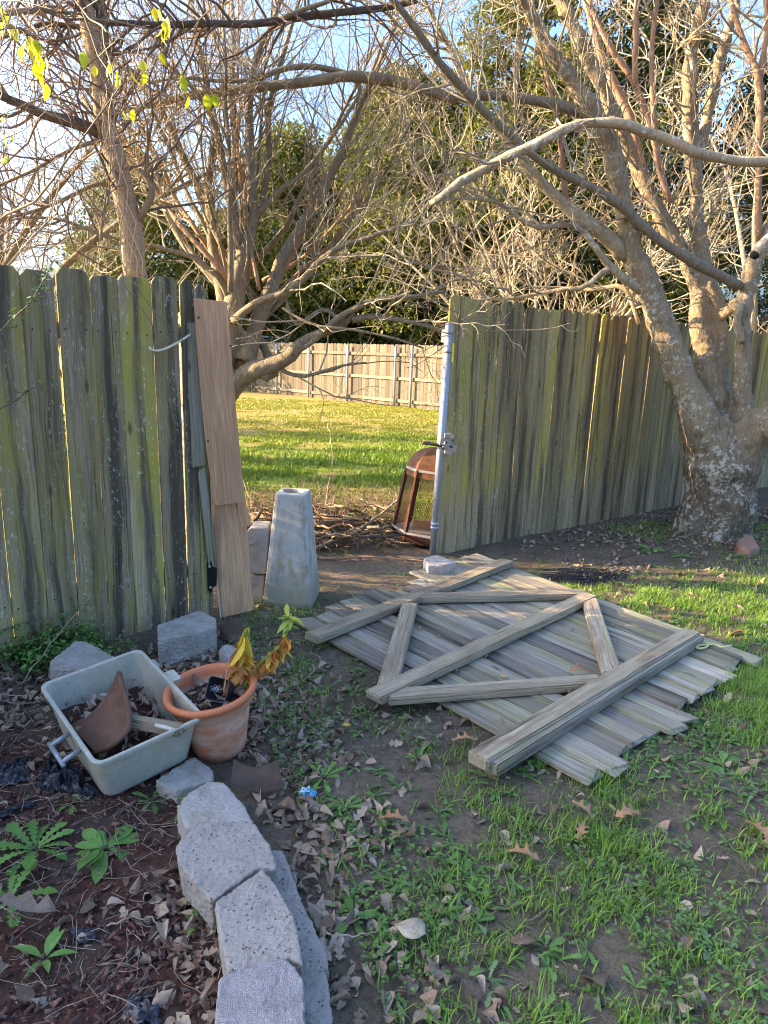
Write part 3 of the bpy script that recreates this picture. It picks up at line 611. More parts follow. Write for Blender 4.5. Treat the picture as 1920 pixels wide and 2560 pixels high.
def rail(x0,y0,x1,y1,wd=.088,th=.038,z=.075,name='rail',m='rail',dz=0):
    a=G(x0,y0,z+.02); b=G(x1,y1,z+.02); return plank(name,(a[0],a[1],z),(b[0],b[1],z+dz),wd,th,M[m],gr,bev=.006,ragged=.012,seed=int(x0))
rail(672,1370,1098,1208,z=.069,wd=.10,name='rail')
rail(905,1285,1268,1277,z=.068,name='brace'); rail(886,1300,836,1478,z=.070,name='brace')
rail(806,1498,1276,1281,z=.074,name='diagonal_brace',wd=.095); rail(836,1496,1300,1464,z=.067,name='brace'); rail(1273,1290,1324,1452,z=.071,name='brace')
rail(1032,1634,1496,1362,z=.082,th=.05,wd=.088,name='rail'); rail(1064,1650,1512,1372,z=.070,th=.05,wd=.05,name='rail',m='gate')
rp=tubeobj('rope',[G(x,y,.06) for x,y in ((1498,1398),(1512,1390),(1524,1388),(1530,1394),(1520,1400),(1505,1400),(1512,1394),(1545,1392),(1560,1398),(1580,1394)) ],[.005]*10,M['rope'],None,6,50); tag(rp,'frayed yellow rope scrap at the right corner of the fallen gate','rope')
# nails on the boards
# ================================================================== TUB
tb=thing('plastic_tub',(-.78,2.2,.04),'grey-blue plastic utility tub tilted on the edging block, filled with scrap and leaves','tub')
Rt=np.array([[.731,-.682,.026],[.676,.718,-.165],[.094,.138,.986]]); U_,_,V_=np.linalg.svd(Rt); Rt=U_@V_
tl=np.array([-.904,2.245,.046]); TM=Matrix([[Rt[i][0],Rt[i][1],Rt[i][2],tl[i]] for i in range(3)]+[[0,0,0,1]])
def rrect(a,b,r,n=6):
    o=[]
    for cx,cy,s in ((a/2-r,b/2-r,0),(-a/2+r,b/2-r,1),(-a/2+r,-b/2+r,2),(a/2-r,-b/2+r,3)):
        for k in range(n+1): t=math.pi/2*(s+k/n); o.append((cx+r*math.cos(t),cy+r*math.sin(t)))
    return o
def loft(secs,closed0=True,closed1=True):
    V=[];F=[];n=len(secs[0][0])
    for pts,z in secs: V+=[(x,y,z) for x,y in pts]
    for i in range(len(secs)-1):
        for k in range(n): a=i*n+k; b=i*n+(k+1)%n; F.append([a,b,b+n,a+n])
    if closed0: F.append([k for k in range(n)][::-1])
    if closed1: F.append([(len(secs)-1)*n+k for k in range(n)])
    return V,F
a_,b_,h_=.372,.505,.205
V,F=loft([(rrect(a_*.80,b_*.80,.04),0),(rrect(a_*.83,b_*.83,.045),.012),(rrect(a_*.955,b_*.965,.04),h_-.02),(rrect(a_+.006,b_+.006,.035),h_-.018),(rrect(a_+.008,b_+.008,.035),h_-.002),(rrect(a_,b_,.03),h_),(rrect(a_-.02,b_-.02,.03),h_-.002),(rrect(a_*.79,b_*.80,.05),.022),(rrect(a_*.74,b_*.75,.05),.012)])
tb0=mo('basin',V,F,M['tub'],tb,TM,smooth=False); 
bv=tb0.modifiers.new('b','BEVEL'); bv.width=.003; bv.limit_method='ANGLE'; bv.angle_limit=R(25)
def tw(x,y,z): v=Rt@np.array([x,y,z])+tl; return v
for yy in (.05,.09): tubeobj('leg_bracket',[tw(-a_/2*.9,yy-.12,.13),tw(-a_/2-.05,yy-.12,.11)],[.009,.009],M['galv'],tb,8,2) if yy==.05 else None
tubeobj('leg_bracket',[tw(-a_/2*.9,.03,.13),tw(-a_/2-.05,.03,.11)],[.009,.009],M['galv'],tb,8,2); tubeobj('leg_bracket',[tw(-a_/2-.048,-.09,.11),tw(-a_/2-.048,.045,.11)],[.008,.008],M['galv'],tb,8,2)
V,F=loft([(rrect(.05,.07,.01),0),(rrect(.05,.07,.01),.03)]); V=[tw(a_/2+.02+x,y+.03,h_-.04+z) for x,y,z in V]; mo('lug',V,F,M['tub'],tb)
tubeobj('lug_clip',[tw(a_/2-.003,.15,h_-.03),tw(a_/2+.02,.15,h_-.035),tw(a_/2+.02,.19,h_-.03)],[.008,.012,.006],M['tub'],tb,8)
# soil and scrap inside the tub
n=26; gxx,gyy=np.meshgrid(np.linspace(-.145,.145,n),np.linspace(-.2,.2,n),indexing='ij'); zz=.045+.025*fbm(gxx+3,gyy+3,14)-.03*(gxx+.0)/.15*.5+.03*(gyy/.2)
V=np.stack([gxx,gyy,zz],-1).reshape(-1,3)@Rt.T+tl; idx=np.arange(n*n).reshape(n,n); F=np.stack([idx[:-1,:-1],idx[1:,:-1],idx[1:,1:],idx[:-1,1:]],-1).reshape(-1,4)
so_=mo('potting_soil',V,F,M['mulch'],None,smooth=True,attrs={'rnd':RS.rand(n*n)*.35}); tag(so_,'dark crumbly soil in the bottom of the tub','soil',kind='stuff')
def shell(name,P4,bulge,th,m,label,cat,n1=18,n2=12,lip=None):
    """curved sheet; P4 corners a(start top) b(start bottom) c(end bottom) d(end top), bulge vector"""
    a,b,c,d=[np.array(p,float) for p in P4]; V=[]; B=np.array(bulge,float); nn=np.cross(d-a,b-a); nn/=np.linalg.norm(nn)
    for s in (0,1):
        for i in range(n1):
            u=i/(n1-1)
            for j in range(n2):
                v=j/(n2-1); p=(a*(1-u)+d*u)*(1-v)+(b*(1-u)+c*u)*v+B*(1-(2*u-1)**2); V.append(p+nn*th*s+RS.randn(3)*.0006)
    F=[];N=n1*n2
    for i in range(n1-1):
        for j in range(n2-1): q=[i*n2+j,(i+1)*n2+j,(i+1)*n2+j+1,i*n2+j+1]; F.append(q); F.append([N+k for k in q[::-1]])
        for j in (0,n2-1): q=[i*n2+j,(i+1)*n2+j,(i+1)*n2+j+N,i*n2+j+N]; F.append(q if j else q[::-1])
    for i in (0,n1-1):
        for j in range(n2-1): q=[i*n2+j,i*n2+j+1,i*n2+j+1+N,i*n2+j+N]; F.append(q if i else q[::-1])
    o=mo(name,V,F,m,smooth=True); e=o.modifiers.new('e','EDGE_SPLIT'); e.split_angle=R(50)
    if label: tag(o,label,cat)
    return o
pa=D(257,1448,2.26); pbt=D(152,1564,2.20); pc=D(205,1624,2.07); pd=D(278,1553,2.10)
def ruled(name,A_,B_,th,m,label,cat,n1=30,n2=14):
    a,_=smoothpath(A_,[1]*len(A_),n1); b,_=smoothpath(B_,[1]*len(B_),n1); G_=np.array([[a[i]*(1-v)+b[i]*v for v in np.linspace(0,1,n2)] for i in range(n1)])
    nn=np.cross(np.gradient(G_,axis=0),np.gradient(G_,axis=1)); nn/=np.linalg.norm(nn,axis=2,keepdims=True)+1e-12
    V=np.concatenate([G_.reshape(-1,3),(G_+nn*th).reshape(-1,3)]); N=n1*n2; F=[]
    for i in range(n1-1):
        for j in range(n2-1): q=[i*n2+j,(i+1)*n2+j,(i+1)*n2+j+1,i*n2+j+1]; F.append(q); F.append([N+k for k in q[::-1]])
        for j in (0,n2-1): F.append([i*n2+j,(i+1)*n2+j,(i+1)*n2+j+N,i*n2+j+N])
    for i in (0,n1-1):
        for j in range(n2-1): F.append([i*n2+j,i*n2+j+1,i*n2+j+1+N,i*n2+j+N])
    o=mo(name,V,F,m,smooth=True); e=o.modifiers.new('e','EDGE_SPLIT'); e.split_angle=R(50); tag(o,label,cat); return o
sh=ruled('curved_tile',[D(257,1451,2.27),D(266,1490,2.21),D(277,1535,2.13),D(276,1572,2.08),D(250,1602,2.055),D(205,1624,2.05)],[D(253,1450,2.30),D(242,1478,2.28),D(222,1513,2.25),D(196,1540,2.22),D(172,1554,2.20),D(150,1566,2.19)],.010,M['clay'],'curved rusty clay tile standing inside the plastic tub','tile')
lipP=[D(256,1452,2.275),D(263,1480,2.22),D(272,1510,2.17),D(279,1542,2.12),D(277,1570,2.08),D(262,1592,2.06),D(235,1614,2.05),D(205,1624,2.055)]
tubeobj('thick_rim',lipP,[.006,.008,.009,.010,.010,.011,.010,.008],M['clay'],sh,8,40,.1)
wc=plank('wood_chunk',D(276,1557,2.14),D(395,1578,2.10),.05,.038,M['rail'],None,bev=.01,ragged=.02); tag(wc,'split wood offcut lying across the tub','wood piece')
wc2=mo('bark_flake',*capped_tube([D(335,1566,2.10),D(360,1572,2.095),D(383,1578,2.09)],[.006,.010,.006],6),M['whited'],wc)
# ================================================================== POT
pc_=np.array([-.604,2.335]); tilt=Matrix.Rotation(R(5),4,'X')@Matrix.Rotation(R(-6),4,'Y')
pot=thing('plant_pot',(pc_[0]+.02,pc_[1],0),'terracotta-coloured pot with whitish stains beside the plastic tub','pot')
PM=Matrix.Translation((pc_[0]+.025,pc_[1]-.01,0))@tilt
def lathe(name,prof,m,parent,Mx,n=56,smooth=True,rib=None):
    V=[];F=[]
    for i,(r_,z) in enumerate(prof):
        for k in range(n):
            t=2*math.pi*k/n; rr=r_
            if rib: rr+=rib(t,z)
            V.append((rr*math.cos(t),rr*math.sin(t),z))
    for i in range(len(prof)-1):
        for k in range(n): a=i*n+k; b=i*n+(k+1)%n; F.append([a,b,b+n,a+n])
    F.append([k for k in range(n)][::-1]); F.append([(len(prof)-1)*n+k for k in range(n)])
    return mo(name,V,F,m,parent,Mx,smooth)
def relief(t,z):
    if .07<z<.20 : return .0022*max(0,math.sin(9*t+math.sin(z*60)*1.6))*math.sin((z-.07)/.13*math.pi)
    return 0
prof=[(.085,0),(.092,.004),(.1,.03)]+[(.1+.033*i/12,.03+.165*i/12) for i in range(1,13)]+[(.137,.197),(.142,.2),(.144,.232),(.152,.236),(.163,.243),(.168,.252),(.167,.262),(.160,.268),(.150,.266),(.143,.255),(.138,.235),(.132,.2),(.128,.19)]
pt=lathe('pot_body',prof,M['terra'],pot,PM,rib=relief); 
def pw(x,y,z): v=PM@Vector((x,y,z)); return np.array(v)
V,F=loft([([(.129*math.cos(2*math.pi*k/40),.129*math.sin(2*math.pi*k/40)) for k in range(40)],.20),([(.12*math.cos(2*math.pi*k/40),.12*math.sin(2*math.pi*k/40)) for k in range(40)],.212)]); mo('potting_soil',V,F,plain('dark_soil',(.04,.03,.025),.95,0,.5),pot,PM)
npb=thing('nursery_pot',pw(.03,0,.215),'black plastic nursery pot with a white flower print lying in the terracotta pot','plant pot')
V,F=loft([(rrect(.055,.055,.012),0),(rrect(.085,.085,.015),.085),(rrect(.08,.08,.013),.085),(rrect(.05,.05,.01),.004)])
NM=Matrix.Translation(Vector(pw(.045,.005,.245)))@Matrix.Rotation(R(70),4,'Z')@Matrix.Rotation(R(-62),4,'Y')@Matrix.Translation((0,0,-.04))
mo('pot_wall',V,F,M['pblack'],npb,NM)
fl=Multi()
ctr=D(467,1488,2.26)
for k in range(14):                    # line-drawn flower on the pot wall
    a0=k*math.pi*2/7+(.4 if k>6 else 0); r0=.018 if k<7 else .009
    P=np.array([[ctr+RT*(r0*math.cos(a0+s)*q*1.1)+UP*(r0*.75*math.sin(a0+s)*q)+np.array([0,0,0]) for s,q in ((-.4,.25),(-.35,.75),(0,1.15),(.35,.75),(.4,.25))]])
    V_,F_=tubes(P,np.full((1,5),.0009),4); fl.raw(V_,np.concatenate([F_[:,[0,1,2]],F_[:,[0,2,3]]]),np.zeros(len(V_)))
fo=fl.out('flower_print',M['inkw'],npb)
# ================================================================== LEAF SHAPES
def leaf_t(half,fold=.15,curl=.25,nz=0,ln=1.):
    """leaf along +y, half = widths at even stations; returns verts and tris"""
    n=len(half); V=[];F=[]
    for i,h in enumerate(half):
        t=i/(n-1); z=curl*t*t*(-1)+ .04*math.sin(t*9)*nz; V+=[(-h,t*ln,z+fold*h),(0,t*ln,z),(h,t*ln,z+fold*h)]
    for i in range(n-1):
        a=i*3
        for k in (0,1): F+=[(a+k,a+k+1,a+k+4),(a+k,a+k+4,a+k+3)]
    return np.array(V,float),np.array(F)
OVAL=leaf_t([0,.16,.25,.26,.2,.09,0],.3,.15); OVALf=leaf_t([0,.22,.0],.3,.1); OVALm=leaf_t([0,.25,.22,0],.35,.15)
LANCE=leaf_t([.02,.09,.15,.16,.14,.08,.0],.3,.35)
DANDY=leaf_t([.02,.025,.07,.035,.10,.045,.13,.06,.16,.08,.17,.13,.09,0],.25,.35)
CURL1=leaf_t([0,.2,.3,.22,.05],1.3,.5); CURL2=leaf_t([.02,.22,.32,.28,.12,.0],-.9,-.4); CURL3=leaf_t([0,.28,.35,.2,.0],.5,.9)
TEAR=leaf_t([.05,.3,.12,.33,.15,.2,0],.7,-.5)
QUAD=(np.array([(-.5,0,0),(.5,0,0),(.5,1,0),(-.5,1,0)],float),np.array([(0,1,2),(0,2,3)]))
BLADE=[]
for bnd in (.15,.5,.9,1.3):
    V=[];ts=[0,.35,.7,1]
    for t in ts: 
        wv=(1-t)*.5+.02; V+=[(-wv,bnd*t*t*.6,t*(1-.25*bnd*t)),(wv,bnd*t*t*.6,t*(1-.25*bnd*t))]
    F=[]
    for i in range(3): a=i*2; F+=[(a,a+1,a+3),(a,a+3,a+2)]
    BLADE.append((np.array(V),np.array(F)))
def inpic(x,y,m=60):
    """rough visibility test so scatter is not wasted far outside the photo's neighbourhood"""
    q=np.stack([x,y,np.zeros_like(x)-HC],-1); wz=q@FW; u=(960+FP*(q@RT)/wz)/KD; v=(1280-FP*(q@UP)/wz)/KD
    return (wz>0)&(u>-m*3)&(u<1659+m*3)&(v<2212+m*3)
# ================================================================== RUSTY FIREPLACE
ch=thing('outdoor_fireplace',(.36,5.25,0),'rusty eight-sided mesh fireplace leaning behind the steel gate post','fireplace')
CH=Matrix.Translation((.36,5.25,.0))@Matrix.Rotation(R(5),4,'Y')@Matrix.Rotation(R(-4),4,'X')
def octo(r,z,n=6,a0=.35): return [(r*math.cos(a0+2*math.pi*k/n),r*math.sin(a0+2*math.pi*k/n)) for k in range(n)],z
NO=7
def ring_part(name,secs,m,bev=0):
    V,F=loft([octo(r,z,NO) for r,z in secs],False,False); F.append([(len(secs)-1)*NO+k for k in range(NO)]); o=mo(name,V,F,m,ch,CH); return o
V,F=loft([octo(.285,.0,NO),octo(.305,.06,NO),octo(.300,.075,NO),octo(.27,.075,NO),octo(.25,.05,NO)],True,True); mo('base_ring',V,F,M['rust'],ch,CH)
V,F=loft([octo(.306,.066,NO),octo(.303,.082,NO),octo(.29,.083,NO)],False,True); mo('base_trim',V,F,M['zinc'],ch,CH)
V,F=loft([octo(.256,.535,NO),octo(.255,.553,NO),octo(.22,.555,NO)],False,False); mo('top_trim',V,F,M['zinc'],ch,CH)
V,F=loft([octo(.252,.49,NO),octo(.25,.55,NO),octo(.238,.60,NO),octo(.205,.65,NO),octo(.155,.69,NO),octo(.09,.715,NO),octo(.03,.722,NO)],False,True); mo('dome',V,F,M['rustl'],ch,CH)
def cw(x,y,z): return np.array(CH@Vector((x,y,z)))
bo,_=octo(.288,0,NO); to,_=octo(.243,0,NO)
for k in range(NO):
    a=cw(*bo[k],.07); b=cw(*to[k],.55); tubeobj('corner_post',[a,b],[.017,.016],M['rust'],ch,4,2,smooth=False)
    k2=(k+1)%NO; p00=np.array([*bo[k],.07]); p10=np.array([*bo[k2],.07]); p01=np.array([*to[k],.52]); p11=np.array([*to[k2],.52])
    PP=[];nU,nVv=12,30
    def q(u,v): return cw(*((p00*(1-u)+p10*u)*(1-v)+(p01*(1-u)+p11*u)*v))
    for i in range(nU+nVv):
        for s in (0,1):
            pts=[]
            for j in range(-0,nVv+1):
                u=(i-j*.5)/nU*1. if s==0 else (i-nVv*.5+j*.5)/nU
                if 0<=u<=1: pts.append((u,j/nVv))
            if len(pts)>=2: PP.append([q(*pts[0]),q(*pts[-1])])
    P_=np.array(PP); V_,F_=tubes(P_,np.full(P_.shape[:2],.0013),3); mo('mesh_panel',V_,F_,M['rust'],ch)
lg=plank('log_grate',cw(-.15,0,.12),cw(.15,.05,.12),.06,.05,M['flesh'],ch)
# ================================================================== BRANCHING
def resample(P,Rr,K):
    o=[smoothpath(p,r,K) for p,r in zip(P,Rr)]
    return np.array([a for a,_ in o]),np.array([b for _,b in o])
def grow(P,Rr,n,lr,ang=(30,65),up=.25,wand=.35,K=6,rmax=.012,rmin=.002,t0=.1,rs=None,bias=(0,0,0),rf=.6):
    rs=rs or RS; N,KK,_=P.shape
    L=np.linalg.norm(np.diff(P,axis=1),axis=2).sum(1); pi=rs.choice(N,n,p=L/L.sum()); t=(t0+(1-t0)*rs.rand(n)**.8)*(KK-1)
    i=np.clip(t.astype(int),0,KK-2); f=(t-i)[:,None]
    p=P[pi,i]*(1-f)+P[pi,i+1]*f; tg=P[pi,i+1]-P[pi,i]; tg/=np.linalg.norm(tg,axis=1,keepdims=True)+1e-9
    r0=(Rr[pi,i]*(1-f[:,0])+Rr[pi,i+1]*f[:,0])*rf; r0=np.minimum(r0,rmax); 
    q=rs.randn(n,3); q-=tg*(q*tg).sum(1,keepdims=True); q/=np.linalg.norm(q,axis=1,keepdims=True)
    a=np.radians(rs.uniform(*ang,n))[:,None]; d=tg*np.cos(a)+q*np.sin(a)+np.array([0,0,up])+np.array(bias); d/=np.linalg.norm(d,axis=1,keepdims=True)
    ln=rs.uniform(*lr,n)*(.5+.5*np.clip(r0/rmax,.3,1)); out=np.zeros((n,K,3)); out[:,0]=p; st=(ln/(K-1))[:,None]
    for k in range(1,K):
        out[:,k]=out[:,k-1]+d*st; d=d+rs.randn(n,3)*wand+np.array([0,0,up*.35]); d/=np.linalg.norm(d,axis=1,keepdims=True)
    rad=r0[:,None]*np.linspace(1,.35,K)[None]; rad=np.maximum(rad,rmin*np.linspace(1,.6,K)[None])
    return out,rad
def twigs(name,sets,m,parent,sides=(5,3,3)):
    mm=[];A=[];nV=0;Vs=[];Fs=[]
    for (P,Rr),s in zip(sets,sides):
        V,F=tubes(P,Rr,s); Vs.append(V); Fs.append(F+nV); nV+=len(V); A.append(np.repeat(np.clip(RS.rand(len(P))*1.0,0,1),P.shape[1]*s))
    o=mo(name,np.concatenate(Vs),np.concatenate(Fs),m,parent,attrs={'rnd':np.concatenate(A)}); o['kind']='stuff'; return o
def limb(pts,parent,m,name='limb',sides=12,K=None,wob=.08):
    """pts: (x,y,depth,width px)"""
    P=[D(x,y,Y) for x,y,Y,w_ in pts]; r=[WD(w_,p)/2 for (x,y,Y,w_),p in zip(pts,P)]
    K=K or max(10,int(sum(np.linalg.norm(np.diff(P,axis=0),axis=1))/.09))
    Ps,rs_=smoothpath(P,r,K); Ps=Ps+(np.stack([vn(np.arange(K),i*9.1+pts[0][0],.45) for i in range(3)],-1)-.5)*rs_[:,None]*.5*np.minimum(1,np.arange(K)/3)[:,None]
    rs_=rs_*(1+wob*(RS.rand(K)-.5)*2)
    V,F=tubes(Ps[None],rs_[None],sides); F=[list(f) for f in F]; F.append(list(range(sides))[::-1]); F.append([K*sides-sides+i for i in range(sides)])
    if name: mo(name,V,F,m,parent,smooth=True)
    return Ps,rs_,V,F
def merged(name,limbs,m,parent,vox,extra=None,st=.012,tx=None):
    mb=MB()
    for pts in limbs: _,_,V,F=limb(pts,None,m,None,14); mb.add(V,F)
    o=mb.out(name,m,parent,smooth=True); rough(o,vox,st,tx or tex,smooth=4); m4=o.modifiers.new('lumps','DISPLACE'); m4.texture=tex2; m4.strength=st*3; m4.mid_level=.5; m4.texture_coords='GLOBAL'; return o
def paths(ls,K=16): 
    P=[];Rr=[]
    for pts in ls:
        q=[D(x,y,Y) for x,y,Y,w_ in pts]; r=[WD(w_,p)/2 for (x,y,Y,w_),p in zip(pts,q)]; a,b=smoothpath(q,r,K); P.append(a);Rr.append(b)
    return np.array(P),np.array(Rr)
# ================================================================== RIGHT TREE
tb_=G(1540,1160); TR=thing('bare_tree',(tb_[0],tb_[1]+.25,0),'large bare multi-stemmed tree with lichen covered bark, standing before the right fence','tree')
Yb=5.85
trunkL=[
 [(1540,1200,Yb,200),(1540,1165,Yb,180),(1542,1120,Yb,150),(1545,1060,Yb,142),(1550,1000,Yb,152),(1545,950,Yb,125),(1535,900,Yb,90)],
 [(1550,1040,Yb,120),(1525,960,Yb-.03,105),(1500,880,Yb-.05,88),(1462,790,Yb-.05,88),(1432,710,Yb-.05,84),(1405,630,Yb-.08,76),(1372,555,Yb-.1,70),(1352,475,Yb-.15,58),(1338,400,Yb-.2,56),(1312,310,Yb-.25,56),(1274,235,Yb-.3,60),(1214,145,Yb-.35,46),(1162,65,Yb-.4,42),(1118,-20,Yb-.5,36),(1060,-120,Yb-.5,30)],
 [(1540,960,Yb+.1,90),(1530,860,Yb+.12,74),(1527,780,Yb+.14,70),(1510,690,Yb+.16,56),(1508,620,Yb+.18,50),(1460,530,Yb+.2,48),(1415,445,Yb+.2,44),(1380,375,Yb+.2,42),(1355,310,Yb+.2,44),(1325,240,Yb+.15,46),(1282,150,Yb+.1,46),(1245,75,Yb,42),(1195,-20,Yb,38),(1140,-130,Yb,30)],
 [(1555,980,Yb+.12,90),(1545,880,Yb+.15,80),(1540,780,Yb+.18,84),(1538,700,Yb+.2,76),(1526,610,Yb+.22,62),(1508,500,Yb+.25,46),(1504,400,Yb+.25,44),(1496,325,Yb+.25,46),(1488,225,Yb+.2,42),(1490,145,Yb+.2,42),(1508,60,Yb+.15,40),(1532,-30,Yb+.1,38),(1550,-130,Yb,32)],
 [(1500,360,Yb+.25,40),(1524,275,Yb+.3,34),(1541,200,Yb+.3,38),(1557,115,Yb+.3,36),(1585,25,Yb+.3,34),(1605,-60,Yb+.3,30)],
 [(1590,1000,Yb-.02,70),(1602,925,Yb-.02,62),(1603,860,Yb-.02,48),(1603,760,Yb-.02,50),(1602,690,Yb-.02,50),(1612,620,Yb-.02,52),(1640,540,Yb-.05,50),(1672,470,Yb-.1,46),(1720,380,Yb-.2,40)],
 [(1560,1040,Yb-.02,130),(1610,980,Yb-.1,110),(1660,915,Yb-.2,96),(1720,850,Yb-.35,88),(1800,740,Yb-.6,76),(1850,600,Yb-1.1,60)],
 [(1540,705,Yb+.15,34),(1565,678,Yb+.1,34),(1592,655,Yb,36),(1608,640,Yb,30)],
 [(1600,740,Yb-.12,30),(1590,700,Yb-.12,28),(1602,655,Yb-.1,26)],
]
flare=[[(1500,1175,Yb-.12,60),(1508,1110,Yb-.08,60),(1530,1030,Yb,60)],[(1590,1180,Yb-.1,56),(1580,1120,Yb-.05,60),(1565,1050,Yb,60)],[(1460,1180,Yb+.05,34),(1490,1100,Yb,50),(1530,1030,Yb,60)],[(1540,1190,Yb-.28,50),(1545,1130,Yb-.15,60),(1550,1060,Yb,60)]]
trunkL=[[(x,y,Y,w_*(.70 if y<860 else .84 if y<960 else .90)) for x,y,Y,w_ in l] for l in trunkL]
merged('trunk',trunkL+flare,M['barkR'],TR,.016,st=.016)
LF=[(1596,618,Yb-.06,22),(1560,598,Yb-.1,22),(1500,570,Yb-.15,22),(1450,540,Yb-.2,20),(1390,490,Yb-.25,20),(1345,448,Yb-.3,19),(1270,400,Yb-.4,18),(1220,378,Yb-.45,18),(1155,340,Yb-.55,17),(1100,290,Yb-.6,16),(1045,240,Yb-.7,18),(990,180,Yb-.8,19),(945,130,Yb-.9,17),(895,60,Yb-1,15),(850,0,Yb-1.1,13),(790,-80,Yb-1.2,12)]
LG=[(1350,552,Yb-.1,40),(1322,520,Yb-.12,36),(1290,495,Yb-.15,32),(1245,465,Yb-.2,30),(1205,428,Yb-.2,26),(1160,385,Yb-.2,24),(1125,345,Yb-.2,22),(1090,295,Yb-.2,19),(1045,240,Yb-.2,15),(1005,180,Yb-.2,14),(970,100,Yb-.2,12),(925,20,Yb-.2,10),(880,-60,Yb-.2,8)]
LH=[(1280,255,Yb-.28,22),(1245,240,Yb-.3,24),(1200,228,Yb-.3,22),(1150,218,Yb-.3,21),(1080,205,Yb-.3,21),(995,212,Yb-.35,21),(920,195,Yb-.4,22),(860,178,Yb-.4,24),(800,167,Yb-.45,24),(750,166,Yb-.5,22),(650,178,Yb-.5,20),(570,187,Yb-.5,19),(500,195,Yb-.5,18),(400,210,Yb-.5,16),(330,225,Yb-.5,13),(270,240,Yb-.5,9)]
LH2=[(780,165,Yb-.45,14),(740,158,Yb-.45,13),(700,146,Yb-.5,12),(640,144,Yb-.5,12),(592,155,Yb-.55,11),(550,172,Yb-.6,10),(475,175,Yb-.6,8),(390,168,Yb-.6,6),(320,180,Yb-.6,4)]
LI=[(1850,420,Yb-1.6,30),(1780,375,Yb-1.7,28),(1690,354,Yb-1.8,24),(1600,345,Yb-1.85,24),(1545,340,Yb-1.85,24),(1500,325,Yb-1.9,25),(1450,305,Yb-1.9,26),(1400,284,Yb-1.9,24),(1345,268,Yb-1.95,25),(1280,262,Yb-1.95,24),(1225,277,Yb-2,24),(1150,312,Yb-2,25),(1100,337,Yb-2,24),(1040,365,Yb-2,22),(990,395,Yb-2.05,24),(950,424,Yb-2.05,20),(930,441,Yb-2.05,16)]
LJ=[(1740,470,Yb-1.2,26),(1690,500,Yb-1.3,26),(1650,528,Yb-1.4,25),(1631,551,Yb-1.45,22)]
LK=[(1392,632,Yb-.1,24),(1345,600,Yb-.15,20),(1318,575,Yb-.15,17),(1290,540,Yb-.2,14),(1250,490,Yb-.2,12),(1200,488,Yb-.25,10),(1155,490,Yb-.3,10),(1120,470,Yb-.3,9),(1070,435,Yb-.3,8),(1000,428,Yb-.3,6),(950,430,Yb-.3,4)]
LK2=[(1325,575,Yb-.15,14),(1298,590,Yb-.15,11),(1262,622,Yb-.1,11),(1230,622,Yb-.1,9),(1180,632,Yb,9),(1100,645,Yb,7),(1030,650,Yb,6),(960,690,Yb,4)]
LM=[(1380,700,Yb+.05,8),(1350,625,Yb+.1,10),(1300,622,Yb+.2,9),(1250,628,Yb+.3,8)]
SPR=[[(1245,470,Yb-.2,14),(1226,450,Yb-.2,14),(1215,350,Yb-.25,11),(1202,260,Yb-.3,10),(1180,160,Yb-.3,9),(1160,90,Yb-.3,7),(1150,0,Yb-.35,5)],
 [(1440,420,Yb+.1,14),(1418,330,Yb+.1,14),(1395,240,Yb+.1,14),(1365,170,Yb+.1,13),(1330,120,Yb+.1,12),(1296,60,Yb+.1,11),(1262,-20,Yb+.1,10)],
 [(1372,190,Yb+.05,13),(1373,120,Yb,13),(1374,50,Yb,12),(1378,-30,Yb,10)],
 [(1450,440,Yb,11),(1420,350,Yb,11),(1412,250,Yb,11),(1408,150,Yb,11),(1412,60,Yb,10),(1425,-30,Yb,8)],
 [(1640,520,Yb-.1,14),(1638,420,Yb-.15,14),(1640,300,Yb-.15,13),(1640,170,Yb-.2,14),(1610,100,Yb-.2,12),(1585,30,Yb-.2,10),(1570,-40,Yb-.2,8)],
 [(1640,180,Yb-.2,13),(1650,110,Yb-.2,12),(1657,40,Yb-.2,11),(1650,-40,Yb-.2,10)],
 [(1310,150,Yb+.4,20),(1350,230,Yb+.4,22),(1375,330,Yb+.35,22),(1410,430,Yb+.3,24),(1460,520,Yb+.25,24)],
 [(1310,150,Yb+.4,18),(1280,60,Yb+.4,16),(1260,-20,Yb+.4,14)]]
LI=[(x,y+(3 if i%2 else -2),Y,w_*(.78+.08*(i%3))) for i,(x,y,Y,w_) in enumerate(LI)]
for l,m_ in ((LF,'barkC'),(LG,'barkRl'),(LH,'barkC'),(LH2,'barkC'),(LI,'barkRl'),(LK,'barkRl'),(LK2,'barkRl'),(LM,'barkRl')): limb(l,TR,M[m_])
Pj,rj,_,_=limb(LJ,TR,M['barkRl'],'cut_stub'); tubeobj('cut_end',[Pj[-1],Pj[-1]+(Pj[-1]-Pj[-2])*.2],[rj[-1]*.9,rj[-1]*.85],M['cut'],TR,12,2)
Pi,ri,_,_=limb(LI[-3:],None,None,None); tubeobj('cut_end',[Pi[-1],Pi[-1]+(Pi[-1]-Pi[-2])*.3],[ri[-1]*.9,ri[-1]*.4],M['flesh'],TR,10,2)
for l in SPR: limb(l,TR,M['sprout'],'sprout',8)
rsR=np.random.RandomState(3)
P0,R0=paths([l for l in trunkL[1:5]]+[LF,LG,LH,LH2,LK,LK2,LM]+SPR)
Pi0,Ri0=paths([LI])
t1=grow(P0,R0,250,(.35,1.15),(35,75),.12,.22,8,.0085,.003,.3,rsR,bias=(-.15,.1,0)); t2=grow(*t1,1400,(.15,.55),(30,70),.12,.28,6,.004,.0022,.1,rsR); t3=grow(*t2,3600,(.06,.22),(30,70),.15,.3,4,.0026,.0015,.2,rsR)
i1=grow(Pi0,Ri0,16,(.12,.4),(40,80),.2,.4,6,.008,.004,.1,rsR); i2=grow(*i1,50,(.05,.2),(30,70),.1,.4,4,.004,.0025,.1,rsR)
